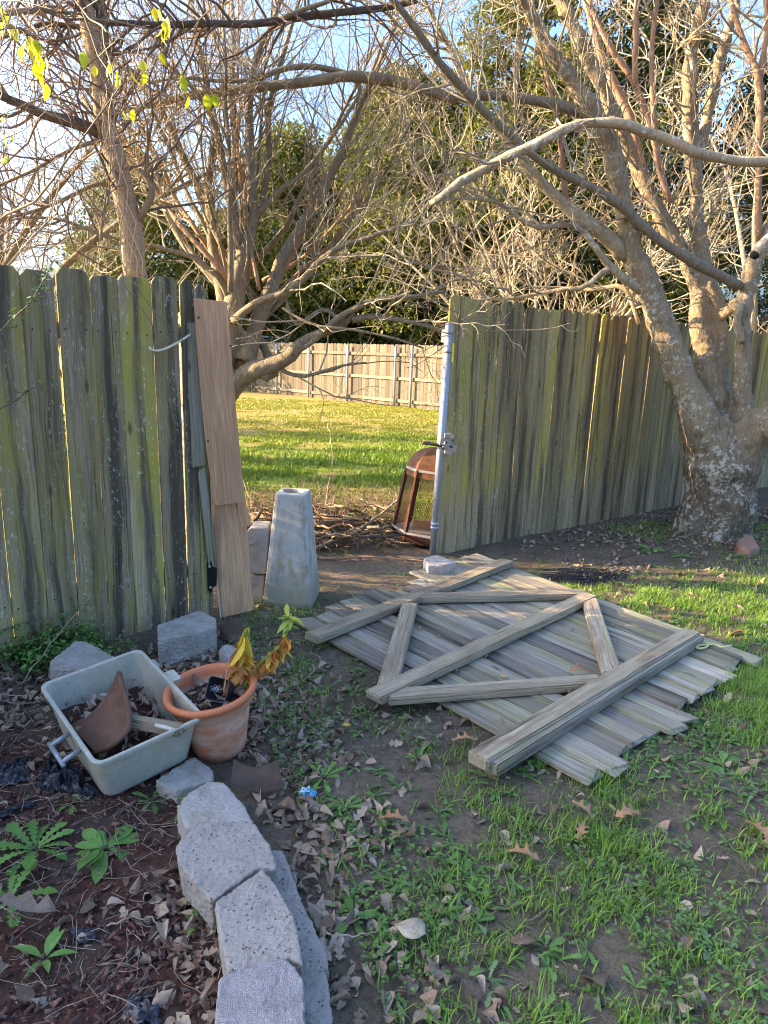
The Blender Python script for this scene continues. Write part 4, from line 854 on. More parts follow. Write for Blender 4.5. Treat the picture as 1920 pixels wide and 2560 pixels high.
t1=(np.concatenate([t1[0]]),t1[1]); twigs('twigs',[t1,t2,t3],M['twig'],TR); twigs('twigs',[i1,i2],M['twig'],TR)
# ================================================================== LEFT TREE
TLp=np.array([-1.72,4.55]); TL=thing('bare_tree',(TLp[0],TLp[1],0),'bare tree with a smooth tan trunk behind the left fence','tree')
Yl=4.6
tl_=[[(325,1000,Yl,72),(310,760,Yl,60),(292,600,Yl,48),(281,500,Yl,50),(266,425,Yl,48),(252,350,Yl,46),(232,275,Yl,44),(217,175,Yl,42),(200,100,Yl,38),(178,0,Yl,36),(165,-90,Yl,32)],
 [(225,290,Yl,28),(200,280,Yl-.02,26),(175,270,Yl-.05,25),(100,250,Yl-.1,22),(50,228,Yl-.15,20),(0,208,Yl-.2,17),(-80,170,Yl-.3,15)],
 [(225,115,Yl+.03,22),(222,60,Yl+.05,24),(215,20,Yl+.05,22),(212,-60,Yl+.05,20)],
 [(290,490,Yl,16),(305,465,Yl-.03,15),(328,420,Yl-.05,14),(318,385,Yl-.08,12),(300,365,Yl-.1,8)]]
# long column down to the ground
_g=D(325,1000,Yl); V,F=capped_tube([(_g[0]+.03,_g[1],-.1),(_g[0]+.01,_g[1],.25),tuple(_g+np.array([0,0,.1]))],[.16,.115,.1],14)
mb=MB(); mb.add(V,F)
for pts in (tl_[0],): _,_,V,F=limb(pts,None,None,None,16,wob=.03); mb.add(V,F)
o=mb.out('trunk',M['barkL'],TL,smooth=True)
limb(tl_[1],TL,M['darkbark']); limb(tl_[2],TL,M['barkC']); limb(tl_[3],TL,M['barkC'])
LT=[[(900,0,Yl+.3,12),(830,17,Yl+.3,14),(750,24,Yl+.2,15),(650,36,Yl+.2,16),(550,50,Yl+.1,15),(450,52,Yl+.1,14),(350,55,Yl+.1,13),(250,50,Yl,12),(175,60,Yl,10),(100,50,Yl,10),(50,66,Yl,9),(-40,95,Yl,7)],
 [(600,42,Yl+.15,11),(660,20,Yl+.15,10),(720,0,Yl+.15,9),(780,-30,Yl+.15,8)],
 [(232,395,Yl,10),(200,400,Yl,9),(140,430,Yl-.05,8),(60,460,Yl-.1,7),(-40,480,Yl-.1,5)],
 [(222,300,Yl-.05,9),(150,325,Yl-.1,8),(70,370,Yl-.2,7),(0,400,Yl-.2,6),(-50,430,Yl-.2,4)],
 [(255,520,Yl,10),(200,500,Yl-.05,8),(130,475,Yl-.05,7),(60,470,Yl-.1,6),(0,480,Yl-.1,4)],
 [(0,28,Yl-.4,14),(60,25,Yl-.4,12),(120,24,Yl-.3,9),(160,30,Yl-.3,7)],
 [(218,520,Yl-.2,7),(220,460,Yl-.2,6),(232,440,Yl-.2,5),(236,400,Yl-.2,4)]]
for l in LT: limb(l,TL,M['barkC'] if l is not LT[0] else M['darkbark'],sides=8)
rsL=np.random.RandomState(5)
P0,R0=paths(tl_[1:]+LT+[tl_[0][3:]])
t1=grow(P0,R0,200,(.3,1.1),(35,75),.08,.28,8,.009,.0035,.1,rsL,bias=(-.1,0,0)); t2=grow(*t1,850,(.15,.5),(30,70),.08,.35,6,.0045,.0024,.1,rsL); t3=grow(*t2,1900,(.05,.2),(30,70),.1,.35,4,.003,.0017,.2,rsL)
twigs('twigs',[t1,t2,t3],M['twigd'],TL)
# climbing bare vines on the trunk
for k in range(6):
    x0=300-k*4; pts=[(x0+RS.uniform(-6,6)+(-.165)*(600-y)+12*math.sin(y/40+k*2),y,Yl-.14,3) for y in range(600,160,-40)]
    limb(pts,TL,M['straw'],'climbing_stem',5)
# ================================================================== CENTRE TREE
Yc=5.35; bc=GF(455,1075); TC=thing('bare_tree',(bc[0],bc[1],0),'bare grey tree fanning into many stems, its low limb reaching over the lawn','tree')
def C1(L,Y=Yc): return [(x*.5,y*.5,Y+dy,w_) for x,y,dy,w_ in L]
stems=[C1([(930,1750,0,56),(960,1560,0,50),(1000,1450,0,44),(1010,1350,0,46),(1032,1200,0,38),(1060,1060,0,34),(1088,930,0,28),(1086,800,0,22),(1078,650,.05,20),(1080,450,.1,18),(1110,250,.1,14),(1180,100,.1,12),(1215,-20,.1,9),(1240,-150,.1,7)]),
 C1([(975,1520,0,40),(965,1320,.1,30),(945,1200,.15,26),(925,1080,.2,24),(912,950,.2,20),(900,800,.2,18),(925,650,.2,18),(930,560,.2,16),(900,400,.25,14),(870,250,.3,12),(840,100,.3,10),(820,-60,.3,8)]),
 C1([(1040,1080,0,26),(1000,880,-.1,20),(965,720,-.1,18),(940,580,-.1,16),(900,480,-.1,14),(850,400,-.1,12),(770,320,-.1,9),(690,250,-.1,7)]),
 C1([(990,1280,.1,26),(930,1100,.2,22),(890,900,.3,18),(800,700,.3,17),(720,520,.3,15),(650,420,.3,12),(560,300,.3,10),(480,180,.3,8),(400,40,.3,6)]),
 C1([(1060,1560,0,40),(1100,1420,.05,34),(1170,1250,.1,30),(1215,1130,.15,26),(1290,1000,.2,22),(1400,820,.2,19),(1490,620,.2,16),(1560,450,.2,14),(1640,280,.2,10),(1720,80,.2,8)]),
 C1([(1010,1390,-.1,22),(1060,1340,-.12,18),(1140,1290,-.15,17),(1230,1265,-.2,16),(1330,1190,-.2,15),(1390,1120,-.25,14),(1480,1060,-.3,13),(1560,1040,-.3,12),(1660,1000,-.35,10),(1800,960,-.4,8)]),
 C1([(1085,940,0,20),(1160,880,0,14),(1210,820,0,13),(1290,770,0,11),(1370,680,0,10),(1430,600,0,9),(1480,530,0,8),(1560,400,0,6)]),
 C1([(1000,1300,0,20),(950,1200,-.1,17),(880,1150,-.1,15),(820,1105,-.1,12),(740,1085,-.1,10),(650,1055,-.1,8),(600,1070,-.1,6),(540,1085,-.1,5),(470,1080,-.1,4)]),
 C1([(1060,1050,.1,18),(1120,900,.2,15),(1160,700,.2,14),(1160,500,.2,13),(1190,350,.2,11),(1250,150,.2,9),(1300,-30,.2,7)]),
 C1([(960,1250,.2,20),(860,1130,.3,17),(760,1000,.4,15),(690,850,.4,13),(600,700,.4,11),(480,560,.4,9),(350,420,.4,7)]),
 C1([(1000,1000,.3,20),(1010,800,.4,15),(1020,600,.5,14),(1000,400,.5,12),(1010,200,.5,10),(1000,0,.5,8)])]
lowT=[(455,1150,Yc,62),(463,1000,Yc,58),(474,890,Yc,54),(497,835,Yc,52),(530,803,Yc-.03,46),(560,793,Yc-.05,38),(590,782,Yc-.05,36),(625,765,Yc-.08,34),(655,738,Yc-.1,26),(690,722,Yc-.1,22),(740,700,Yc-.15,20),(765,680,Yc-.2,17)]
low2=[(760,690,Yc-.2,16),(810,683,Yc-.2,13),(870,692,Yc-.25,10),(920,702,Yc-.3,9),(950,715,Yc-.3,8),(1010,712,Yc-.3,6)]
low3=[(560,800,Yc-.04,30),(585,815,Yc-.02,26),(592,800,Yc,20),(575,760,Yc+.1,18),(555,725,Yc+.15,18),(545,690,Yc+.2,16)]
low4=[(600,792,Yc-.05,12),(620,805,Yc-.06,10),(655,814,Yc-.08,8),(690,805,Yc-.1,7),(740,790,Yc-.1,6),(790,783,Yc-.1,4)]
redT=[(480,850,Yc+.1,34),(505,815,Yc+.1,32),(520,780,Yc+.1,26),(548,725,Yc+.12,22),(572,665,Yc+.15,22),(600,600,Yc+.2,20),(640,520,Yc+.25,18),(690,430,Yc+.3,15),(740,330,Yc+.3,12),(790,200,Yc+.3,9),(830,80,Yc+.3,7)]
low5=[(740,700,Yc-.15,10),(700,668,Yc-.15,9),(640,700,Yc-.15,8),(620,650,Yc-.15,7)]
low6=[(610,665,Yc-.2,6),(650,690,Yc-.25,6),(690,705,Yc-.3,6),(760,712,Yc-.35,6),(850,730,Yc-.4,5),(915,752,Yc-.4,4)]
low7=[(640,760,Yc-.1,12),(680,735,Yc-.15,10),(725,692,Yc-.2,14),(780,660,Yc-.25,13),(830,645,Yc-.3,12),(900,640,Yc-.3,10),(960,630,Yc-.35,8)]
merged('trunk',[lowT,stems[0][:6],redT[:4],stems[4][:3]],M['barkC'],TC,.014,st=.008)
for l in stems+[low2,low3,low4,redT,low5,low6,low7]: limb(l,TC,M['sprout'] if l is redT else M['barkC'],sides=8)
rsC=np.random.RandomState(8)
fan=[]
for k in range(16):                    # further upright stems of the fan
    x0=rsC.uniform(490,570); y0=rsC.uniform(560,700); a=rsC.uniform(-1.0,1.15); Yk=Yc+rsC.uniform(-.3,.5); L=rsC.uniform(380,700); w0=rsC.uniform(9,16); pts=[]
    x,y=x0,y0
    for j in range(8): pts.append((x,y,Yk+j*rsC.uniform(-.05,.08),w0*(1-j*.11))); x+=math.sin(a)*L/7+rsC.uniform(-9,9); y-=math.cos(a)*L/7; a*=.88
    fan.append(pts)
for l in fan: limb(l,TC,M['sprout'] if rsC.rand()<.35 else M['barkC'],sides=6)
P0,R0=paths(stems+fan+[low2,low4,low6,low7,low5,redT])
t1=grow(P0,R0,400,(.35,1.2),(25,60),.18,.2,8,.007,.0026,.15,rsC); t2=grow(*t1,1900,(.15,.55),(25,65),.15,.28,6,.0036,.0019,.1,rsC); t3=grow(*t2,4200,(.06,.2),(30,65),.15,.3,4,.0026,.0014,.2,rsC)
twigs('twigs',[t1,t2,t3],M['twig'],TC)
# ================================================================== BARE TREES DEEPER IN THE YARD
def yard_tree(x,Y,label,seed,nst,spread,Ht,tw=(300,1500,3000),mat='barkC',base_r=.05,lean=0):
    r=np.random.RandomState(seed); z0=slope(Y); T=thing('bare_tree',(x,Y,z0),label,'tree'); P=[];Rr=[]
    mb=MB(); 
    for k in range(nst):
        th=r.uniform(0,2*math.pi); s=r.uniform(.15,1)*spread; K=12; p=np.array([x,Y,z0+.0]); d=np.array([math.cos(th)*s+lean,math.sin(th)*s,1.]); d/=np.linalg.norm(d); L=Ht*r.uniform(.7,1.1); pts=[p+0]
        for j in range(K-1): p=p+d*L/(K-1); d=d+r.randn(3)*.07+np.array([math.cos(th),math.sin(th),0])*spread*.07; d/=np.linalg.norm(d); pts.append(p+0)
        rad=base_r*r.uniform(.5,1)*np.linspace(1,.12,K); P.append(np.array(pts)); Rr.append(rad); V,F=tubes(np.array([pts]),rad[None],7); mb.add(V,[list(f) for f in F])
    mb.out('trunk',M[mat],T,smooth=True); P=np.array(P);Rr=np.array(Rr)
    t1=grow(P,Rr,tw[0],(.4,1.5),(25,60),.1,.22,8,.009,.004,.15,r); t2=grow(*t1,tw[1],(.2,.7),(25,65),.05,.3,6,.005,.003,.1,r); t3=grow(*t2,tw[2],(.08,.3),(30,65),.05,.3,4,.0035,.0022,.2,r)
    twigs('twigs',[t1,t2,t3],M['twig'],T); return T
yard_tree(1.9,8.1,'bare many-stemmed tree in the lawn close behind the right fence',21,11,.6,4.6,(200,800,1300),'barkC',.045,-.06)
yard_tree(-3.3,4.9,'bare tree with dark limbs at the far left behind the left fence',23,8,.7,4.6,(130,550,900),'barkC',.05)
yard_tree(-6.2,14.2,'slender bare tree standing deep in the lawn left of the fan of stems',24,8,.45,5.6,(140,600,900),'barkC',.05)
yard_tree(4.6,8.6,'bare stems rising behind the lichen covered tree at the right edge',25,7,.4,6.,(130,600,900),'barkC',.07)
yard_tree(-5.6,10.4,'bare trunk just outside the photo at the left, casting the darkest band over the lawn',26,3,.10,4.2,(30,80,100),'barkC',.10)
yard_tree(-6.0,8.7,'second bare trunk outside the photo at the left of the lawn',27,3,.16,4.2,(40,120,200),'barkC',.08)
yard_tree(-5.2,7.5,'third bare trunk outside the photo nearest the left fence',28,4,.2,4.,(40,120,200),'barkC',.07)
# ================================================================== EVERGREENS BEYOND THE FAR FENCE
def evergreen(x,Y,Ht,Rad,label,seed,mat='ever',nl=26000,ls=.16,low=.0,shape=1.):
    x*=1.28; Y*=1.28; Ht*=1.3; Rad*=1.55; nl=int(nl*2); r=np.random.RandomState(seed); z0=slope(Y); T=thing('evergreen_tree',(x,Y,z0),label,'tree','evergreens beyond the far fence')
    V,F=capped_tube([(x,Y,z0-.1),(x+.05,Y,z0+Ht*.4),(x,Y,z0+Ht*.85)],[.22,.16,.05],8); mo('trunk',V,F,M['barkC'],T,smooth=True)
    nc=150; C_=[];Rc=[]
    for k in range(nc):
        u=r.rand(); zz=low+(1-low)*u; env=(math.sin(math.pi*min(1,(zz*.86+.14))**.8))**.7*shape*(1.08-zz*.35); th=r.uniform(0,2*math.pi); q=math.sqrt(r.uniform(.05,1))*Rad*env
        C_.append((x+q*math.cos(th),Y+q*math.sin(th),z0+zz*Ht)); Rc.append(r.uniform(.28,.62)*Rad*.42)
    C_=np.array(C_);Rc=np.array(Rc); ci=r.choice(nc,nl,p=Rc**2/np.sum(Rc**2)); dv=r.randn(nl,3); dv/=np.linalg.norm(dv,axis=1,keepdims=True); rr_=r.uniform(.55,1.08,nl)**.6
    pos=C_[ci]+dv*(Rc[ci]*rr_)[:,None]*np.array([1.1,1.1,.8])
    rot=rotm(r.uniform(0,6.28,nl),r.uniform(-1.2,1.2,nl),r.uniform(-1,1,nl)); cl=r.rand(nc)[ci]*.55+r.rand(nl)*.45
    mu=Multi(); mu.add(*OVALm,pos,rot,r.uniform(.6,1.3,nl)*ls,cl); mu.out('crown',M[mat],T)
    # limbs inside the crown
    P=[];Rr=[]
    for k in range(60): j=r.randint(nc); a=np.array([x,Y,z0+max(.15,(C_[j][2]-z0)*.75)]); P.append([a,(a+C_[j])/2+r.randn(3)*.1,C_[j]]); Rr.append([.05,.03,.012])
    V,F=tubes(np.array(P),np.array(Rr),5); mo('limbs',V,F,M['barkC'],T,smooth=True)
evergreen(3.2,21.5,13.5,2.6,'tall narrow evergreen tree rising out of the top of the photo right of centre',31,nl=34000)
evergreen(.2,22.5,8.6,3.2,'broad sunlit evergreen left of the tall narrow one, above the steel post',32,nl=34000)
evergreen(-3.4,24.,7.4,3.0,'rounded evergreen behind the fanned bare stems',33,nl=26000)
evergreen(6.6,21.,10.6,3.0,'dark evergreen behind the right tree, next to the tall narrow one',34,'everd',nl=30000)
evergreen(10.2,21.,8.8,2.9,'dark evergreen at the right edge of the photo behind the right tree',35,'everd',nl=26000)
evergreen(-7.6,22.,6.2,2.4,'small yellow-green evergreen at the left behind the tan trunk',36,nl=20000)
evergreen(-5.6,26,5.4,2.6,'low dark evergreen left of the fanned stems, just above the left fence',37,'everd',nl=20000)
evergreen(2.6,26,6.2,3.6,'low dark evergreen filling the gap above the far fence',38,'everd',nl=26000)
evergreen(-1.2,27,6.0,3.4,'dark low evergreen above the far fence left of the steel post',39,'everd',nl=24000)
evergreen(4.7,23,9.6,2.6,'sunlit evergreen just right of the tall narrow one, behind the leaning trunk',40)
evergreen(-.9,25,7.8,2.8,'sunlit evergreen above the concrete pillar behind the low limb',41)
# pale shed roof glimpsed over the far fence
shd=thing('shed',(-3.9,30.5,slope(29)),'pale shed roof glimpsed over the far fence at the left of the opening','shed')
boxes('shed_wall',[((-3.9,30.5,slope(29)+.95),(3.2,2.2,1.9),0)],M['galv'],shd,.01); boxes('shed_roof',[((-3.9,30.5,slope(29)+1.95),(3.5,2.5,.07),.03)],plain('pale_metal_roof',(.6,.64,.7),.4,0,.05),shd,.01)
# ================================================================== SHRUBS AND VINES
def leafy(name,paths_,nleaf,ls,label,cat,mat='privet',seed=1,tm=OVAL,stem='twigd',sr=.003,group=None,pairs=True,spread=.02):
    r=np.random.RandomState(seed); T=thing(name,paths_[0][0],label,cat,group); P=[];Rr=[]
    for p in paths_: a,b=smoothpath(p,[sr]*(len(p)-1)+[sr*.4],12); P.append(a);Rr.append(b)
    P=np.array(P);Rr=np.array(Rr); V,F=tubes(P,Rr,4); mo('stem',V,F,M[stem],T,attrs={'rnd':np.full(len(V),.4)})
    n=nleaf; pi=r.randint(0,len(P),n); t=r.rand(n)*10.9; i=t.astype(int); f=(t-i)[:,None]; pos=P[pi,i]*(1-f)+P[pi,i+1]*f+r.randn(n,3)*spread
    mu=Multi(); mu.add(*tm,pos,rotm(r.uniform(0,6.28,n),r.uniform(-.7,.6,n),r.uniform(-.5,.5,n)),r.uniform(.6,1.25,n)*ls,r.rand(n)); mu.out('leaves',M[mat],T); return T
pa_=[]
rv=np.random.RandomState(4)
for k in range(75):                    # low privet at the foot of the fence
    b=G(rv.uniform(-60,215),rv.uniform(1385,1440),0); tip=b+np.array([rv.uniform(-.14,.22),rv.uniform(-.25,.0),rv.uniform(.05,.16)]); pa_.append([b,(b+tip)/2+np.array([0,0,rv.uniform(.0,.06)]),tip])
leafy('vine',pa_,3200,.028,'low green vine with small oval leaves along the foot of the left fence','vine',seed=2,spread=.018)
for (L,n,lb,sd) in (([D(-30,1372,2.9),D(40,1350,2.95),D(100,1338,2.98),D(150,1328,3.02),D(190,1303,3.05)],90,'arching leafy vine spray reaching right across the lower left pickets',1),
  ([D(-10,1400,2.85),D(60,1385,2.9),D(120,1372,2.95),D(170,1345,3.0),D(245,1335,3.06)],80,'second leafy vine spray below the arching one, its tip nearly at the fence knot',2),
  ([D(-20,898,2.7),D(5,880,2.72),D(40,862,2.74),D(60,842,2.76),D(98,831,2.8)],16,'short hanging leafy sprig crossing the left pickets at mid height','a')):
    leafy('vine_sprig',[L],n,.026,lb,'vine',seed=hash(str(sd))%7 if not isinstance(sd,int) else sd,spread=.012)
leafy('vine_sprig',[[D(-15,735,2.6),D(25,690,2.64),D(60,660,2.68),D(92,610,2.72),D(118,560,2.75)]],60,.024,'fern-like green vine running diagonally over the top of the leftmost pickets','vine',seed=6,spread=.009,tm=OVALm)
pb_=[]
for k in range(150):  # last stems form an unseen added clump, keeping low sun off the gate opening
    c=np.array([-2.55,3.75,0]) if k<95 else np.array([-2.7,4.5,-.3]); th=rv.uniform(0,6.28); q=rv.uniform(.1,1); tip=c+np.array([.75*q*math.cos(th),.62*q*math.sin(th),rv.uniform(.5,2.05)*(1.1-.25*q)]); bs=c+np.array([.15*math.cos(th),.15*math.sin(th),0]); pb_.append([bs,(bs+tip)/2+np.array([.1*math.cos(th),.1*math.sin(th),-.1]),tip])
leafy('privet_bush',pb_,9000,.045,'dark green bush rising behind the leftmost pickets, with an added hidden clump blocking low sun','bush',seed=7,spread=.06)
for k,(x,y) in enumerate([(0,50),(15,58)]): pass
clus=[((345,25),(360,75),9,Yl-.6),((248,150),(256,170),5,Yl-.6),((292,135),(300,150),3,Yl-.6),((405,160),(398,172),3,Yl-.5),((452,205),(458,208),2,Yl-.5),((60,90),(90,130),9,Yl-.7),((15,280),(12,292),3,Yl-.7),((110,140),(95,165),3,Yl-.6),((278,258),(280,270),2,Yl-.6),((5,20),(20,60),8,Yl-.7),((0,340),(4,352),2,Yl-.7),((180,115),(185,125),2,Yl-.7)]
mu=Multi(); rl=np.random.RandomState(2)
for (a,b,n,Y) in clus:
    A,B=D(*a,Y),D(*b,Y); t=rl.rand(n)[:,None]; pos=A*(1-t)+B*t+rl.randn(n,3)*.03; mu.add(*OVAL,pos,rotm(rl.uniform(0,6.28,n),rl.uniform(-2.2,-1.0,n),rl.uniform(-.5,.5,n)),rl.uniform(.055,.095,n),rl.rand(n))
lv=mu.out('yellow_leaves',M['yleaf'],TL); lv['kind']='stuff'
# bare vine strands on the fence
for k,(pts,lb) in enumerate([([(258,598),(285,640),(322,690),(345,740),(372,720)],'thin bare vine strand looping beside the pale cord'),([(275,590),(330,668),(375,715),(408,748)],'thin bare vine strand slanting down the fence to the strap hinge'),([(330,755),(348,800),(352,830),(346,860)],'short bare vine tendril hanging below the pale cord')]):
    o=tubeobj('vine_strand',[D(x,y,3.28+(x-258)*.0012) for x,y in pts],[.0022]*len(pts),M['barkC'],None,4,24); tag(o,lb,'vine')
for k,(pts,lb) in enumerate([([(0,1405),(60,1385),(90,1395)],0)]): pass
for (sx,sy,sr_,sh_,lb) in ((-7.6,12.6,1.0,4.2,'dense shrub at the left side of the lawn, casting the dark band'),(-5.6,9.2,.36,2.9,'middle shrub at the left side of the lawn'),(-4.9,8.05,.40,2.7,'shrub at the left side of the lawn nearest the fence')):
    q_=[]
    for k in range(110):
        th=rv.uniform(0,6.28); q=rv.uniform(.1,1); z0=slope(sy); tip=np.array([sx+sr_*1.2*q*math.cos(th),sy+sr_*q*math.sin(th),z0+rv.uniform(.35,sh_)]); bs=np.array([sx,sy,z0]); q_.append([bs,(bs+tip)/2+np.array([0,0,-.05]),tip])
    leafy('yard_shrub',q_,15000,.085,lb,'shrub','ever',9,spread=.08,group='shrubs at the side of the lawn')
# ================================================================== PLANTS IN THE POT
def wilt_stem(pts,name,label,seed,leaves):
    r=np.random.RandomState(seed); P=[D(x,y,Y) for x,y,Y in pts]; T=thing(name,P[0],label,'plant'); V,F=capped_tube(P,[.008]+[.006]*(len(P)-2)+[.003],7,24); mo('stem',V,F,M['green'],T,smooth=True,attrs={'rnd':np.full(len(V),.35)})
    PP,_=smoothpath(P,[1]*len(P),30)
    for nm,mat,t0,t1,n,sz,pit,tm in leaves:
        t=r.uniform(t0,t1,n)*28.9; i=t.astype(int); pos=PP[i]+r.randn(n,3)*.006
        mu=Multi(); mu.add(*tm,pos,rotm(r.uniform(0,6.28,n),r.uniform(*pit,n),r.uniform(-.6,.6,n)),r.uniform(.75,1.2,n)*sz,r.rand(n)); o=mu.out(nm,M[mat],T)
wilt_stem([(498,1500,2.36),(503,1460,2.36),(512,1420,2.36),(522,1385,2.36),(536,1355,2.36)],'wilting_plant','shorter wilting stem in the pot with big yellow drooping leaves',3,[('dead_leaf','wilt',.35,.8,18,.075,(-2.0,-1.4),CURL1),('yellow_leaf','wilty',.55,1,18,.125,(-2.0,-1.2),LANCE),('green_leaf','green',.8,1,3,.08,(-1.9,-1.2),LANCE)])
wilt_stem([(520,1505,2.35),(535,1470,2.36),(560,1435,2.38),(590,1410,2.40),(612,1385,2.42),(625,1345,2.44),(629,1325,2.45)],'wilting_plant','longer leaning potted stem with brown hanging leaves and a fresh green tip',4,[('dead_leaf','wilt',.1,.8,60,.06,(-2.1,-1.3),CURL2),('yellow_leaf','wilty',.35,.97,7,.075,(-1.9,-1.4),LANCE),('green_leaf','green',.86,1,16,.06,(-.6,1.0),LANCE)])
o=tubeobj('dry_stalk',[D(483,1495,2.24),D(490,1450,2.25),D(497,1412,2.26)],[.0022,.002,.0015],M['straw'],None,5,10); tag(o,'thin dry stalk standing in the terracotta pot left of the yellow leaves','stalk')
# ================================================================== RUSTY TILE ON THE GROUND, STONES, PLASTIC, WRAPPER
def gz(p): return float(gh(p[0],p[1]))
def GH(x,y,dz=0):
    p=G(x,y,0); z=gz(p)+dz; return G(x,y,z)
shell('tile_shard',[GH(505,1640,.13),GH(498,1690,.06),GH(612,1698,.05),GH(598,1640,.13)],(0,0,-.03),.014,M['clayd'],'curved brown tile shard lying on dead leaves right of the pot','tile')
def stone(pts,z,h,m,name,label,cat,vox=.006,st=.012):
    P=[G(x,y,z) for x,y in pts]; c=np.mean(P,0); bm=bmesh.new(); a=[bm.verts.new((p[0]-c[0],p[1]-c[1],h)) for p in P]; f=bm.faces.new(a); r=bmesh.ops.extrude_face_region(bm,geom=[f])
    for v in [v for v in r['geom'] if isinstance(v,bmesh.types.BMVert)]: v.co.z=0; v.co.x*=1.1; v.co.y*=1.1
    bmesh.ops.bevel(bm,geom=bm.edges[:],offset=.012,segments=2,affect='EDGES')
    o=bmo(name,bm,m,None,Matrix.Translation((c[0],c[1],z-h))); rough(o,vox,st,tex,2); tag(o,label,cat); return o
stone([(1592,1168),(1612,1152),(1628,1158),(1642,1180),(1620,1188),(1598,1180)],.06,.09,M['stone'],'stone','reddish stone at the right foot of the lichen covered trunk','stone',.01)
stone([(470,1400),(490,1386),(510,1392),(512,1406),(488,1414)],.05,.08,M['block_l'],'stone','small mossy pale stone in front of the faceted block','stone')
stone([(472,1352),(505,1338),(530,1350),(535,1375),(500,1380),(475,1368)],.03,.05,M['clayd'],'flat_stone','flat brown stone beneath the foot of the laminate planks','stone')
stone([(252,1785),(268,1778),(282,1786),(276,1798),(258,1797)],-.03,.03,M['flesh'],'stone','small pinkish pebble in the mulch below the dandelion rosette','stone',.004,.004)
def crumple(pts,z,amp,m,name,label,cat,n=34,th=.002,seed=1):
    P=[GH(x,y,z) for x,y in pts]; a,b,c,d=P; r=np.random.RandomState(seed); o1,o2=r.uniform(0,9,2); V=[]
    for s in (0,1):
        for i in range(n):
            for j in range(n):
                u,v=i/(n-1),j/(n-1); p=(a*(1-u)+d*u)*(1-v)+(b*(1-u)+c*u)*v; ed=min(u,1-u,v,1-v)
                rg=abs(fbm(u*1+o1,v+o2,5.3)-.5)*2; h=amp*(min(1,ed*6)*.6*(1-rg*1.6)+.25*abs(math.sin(u*13+v*5+4*rg)))
                V.append(p+np.array([(vn(u+o1,v,7)-.5)*.03,(vn(u,v+o2,7)-.5)*.03,max(h,0)+.004-th*s]))
    F=[];N=n*n
    for i in range(n-1):
        for j in range(n-1): q=[i*n+j,i*n+j+1,(i+1)*n+j+1,(i+1)*n+j]; F.append(q); F.append([N+k for k in q[::-1]])
    o=mo(name,V,F,m); tag(o,label,cat); return o
crumple([(90,1670),(92,1712),(218,1725),(150,1668)],0,.085,M['bag'],'plastic_sheet','crumpled shiny black plastic sheet in the mulch left of the tub','plastic sheet',40)
crumple([(-30,1665),(-30,1712),(60,1688),(65,1640)],0,.035,M['bag'],'plastic_sheet','flat black plastic scrap at the left edge beside the crumpled sheet','plastic sheet',30,seed=3)
crumple([(-40,1770),(-40,1782),(70,1740),(68,1734)],.005,.012,M['bag'],'plastic_strip','narrow black plastic strip at the left edge above the big dandelion','plastic sheet',20,seed=5)
crumple([(155,2010),(165,2035),(205,2030),(205,2005)],.003,.01,M['pblack'],'plastic_scrap','small dark plastic scrap lying in the red mulch','plastic sheet',14,seed=7)
crumple([(275,2160),(290,2220),(340,2220),(330,2150)],.003,.02,M['bag'],'plastic_scrap','dark plastic scrap at the bottom edge left of the granite block','plastic sheet',16,seed=8)
wr=thing('wrapper',GH(665,1716),'small bright blue and white crumpled wrapper on the leaves','wrapper')
for k,(m_,dx,dy) in enumerate((('blue',0,0),('bluew',-.013,.012),('blue',.012,-.008))):
    c=GH(665,1716,.01)+np.array([dx,dy,0]); r=np.random.RandomState(k); n=9; u,v=np.meshgrid(np.linspace(-1,1,n),np.linspace(-1,1,n),indexing='ij'); z=np.abs(r.rand(n,n)-.4)*.03; V=np.stack([c[0]+u*.017+r.randn(n,n)*.002,c[1]+v*.014+u*.006,c[2]+z],-1).reshape(-1,3); idx=np.arange(n*n).reshape(n,n); F=np.stack([idx[:-1,:-1],idx[1:,:-1],idx[1:,1:],idx[:-1,1:]],-1).reshape(-1,4); o=mo('crumpled_film',V,F,M[m_],wr); s=o.modifiers.new('s','SOLIDIFY'); s.thickness=.001
# black netting near the fallen gate
PN=[]; rn=np.random.RandomState(3)
for k in range(24):
    a=GH(1165+k*7,1262-k*.4+rn.uniform(-4,4),.012); b=GH(1215+k*6.5,1232+rn.uniform(-4,4),.02); PN.append([a,(a+b)/2+np.array([0,0,.012]),b])
for k in range(9):
    a=GH(1170,1262-k*4,.012); b=GH(1330,1262-k*4+rn.uniform(-3,3),.014); PN.append([a,(a+b)/2+np.array([0,0,.014]),b])
PN=np.array(PN); V,F=tubes(PN,np.full(PN.shape[:2],.0032),4); o=mo('netting',V,F,M['net']); tag(o,'flattened black plastic netting on the ground behind the fallen gate','netting')
# ================================================================== STICKS
def stick(pts,rad,label,group=None,mat='barkC',kink=.015):
    P=[np.array(p) for p in pts]; a,b=smoothpath(P,np.linspace(rad,rad*.45,len(P)),14); a=a+RS.randn(*a.shape)*kink*.25; V,F=tubes(a[None],b[None],6); o=mo('fallen_stick',V,F,M[mat],smooth=True); tag(o,label,'stick',group); return o
def on(x,y,dz): return GH(x,y,dz)
stick([on(530,1115,.05),on(600,1122,.07),on(700,1130,.07),on(795,1132,.05)],.038,'thickest cut branch lying across the brush pile behind the pillar','brush pile',mat='sprout')
stick([on(668,1190,.02),on(730,1165,.05),on(790,1135,.12),on(830,1105,.2),on(868,1075,.3)],.016,'long pale curved stick rising from the soil towards the rusty fireplace',mat='barkRl')
stick([on(690,1207,.012),on(780,1204,.02),on(860,1207,.02),on(935,1214,.015)],.009,'long thin stick lying flat before the rusty fireplace',mat='sprout')
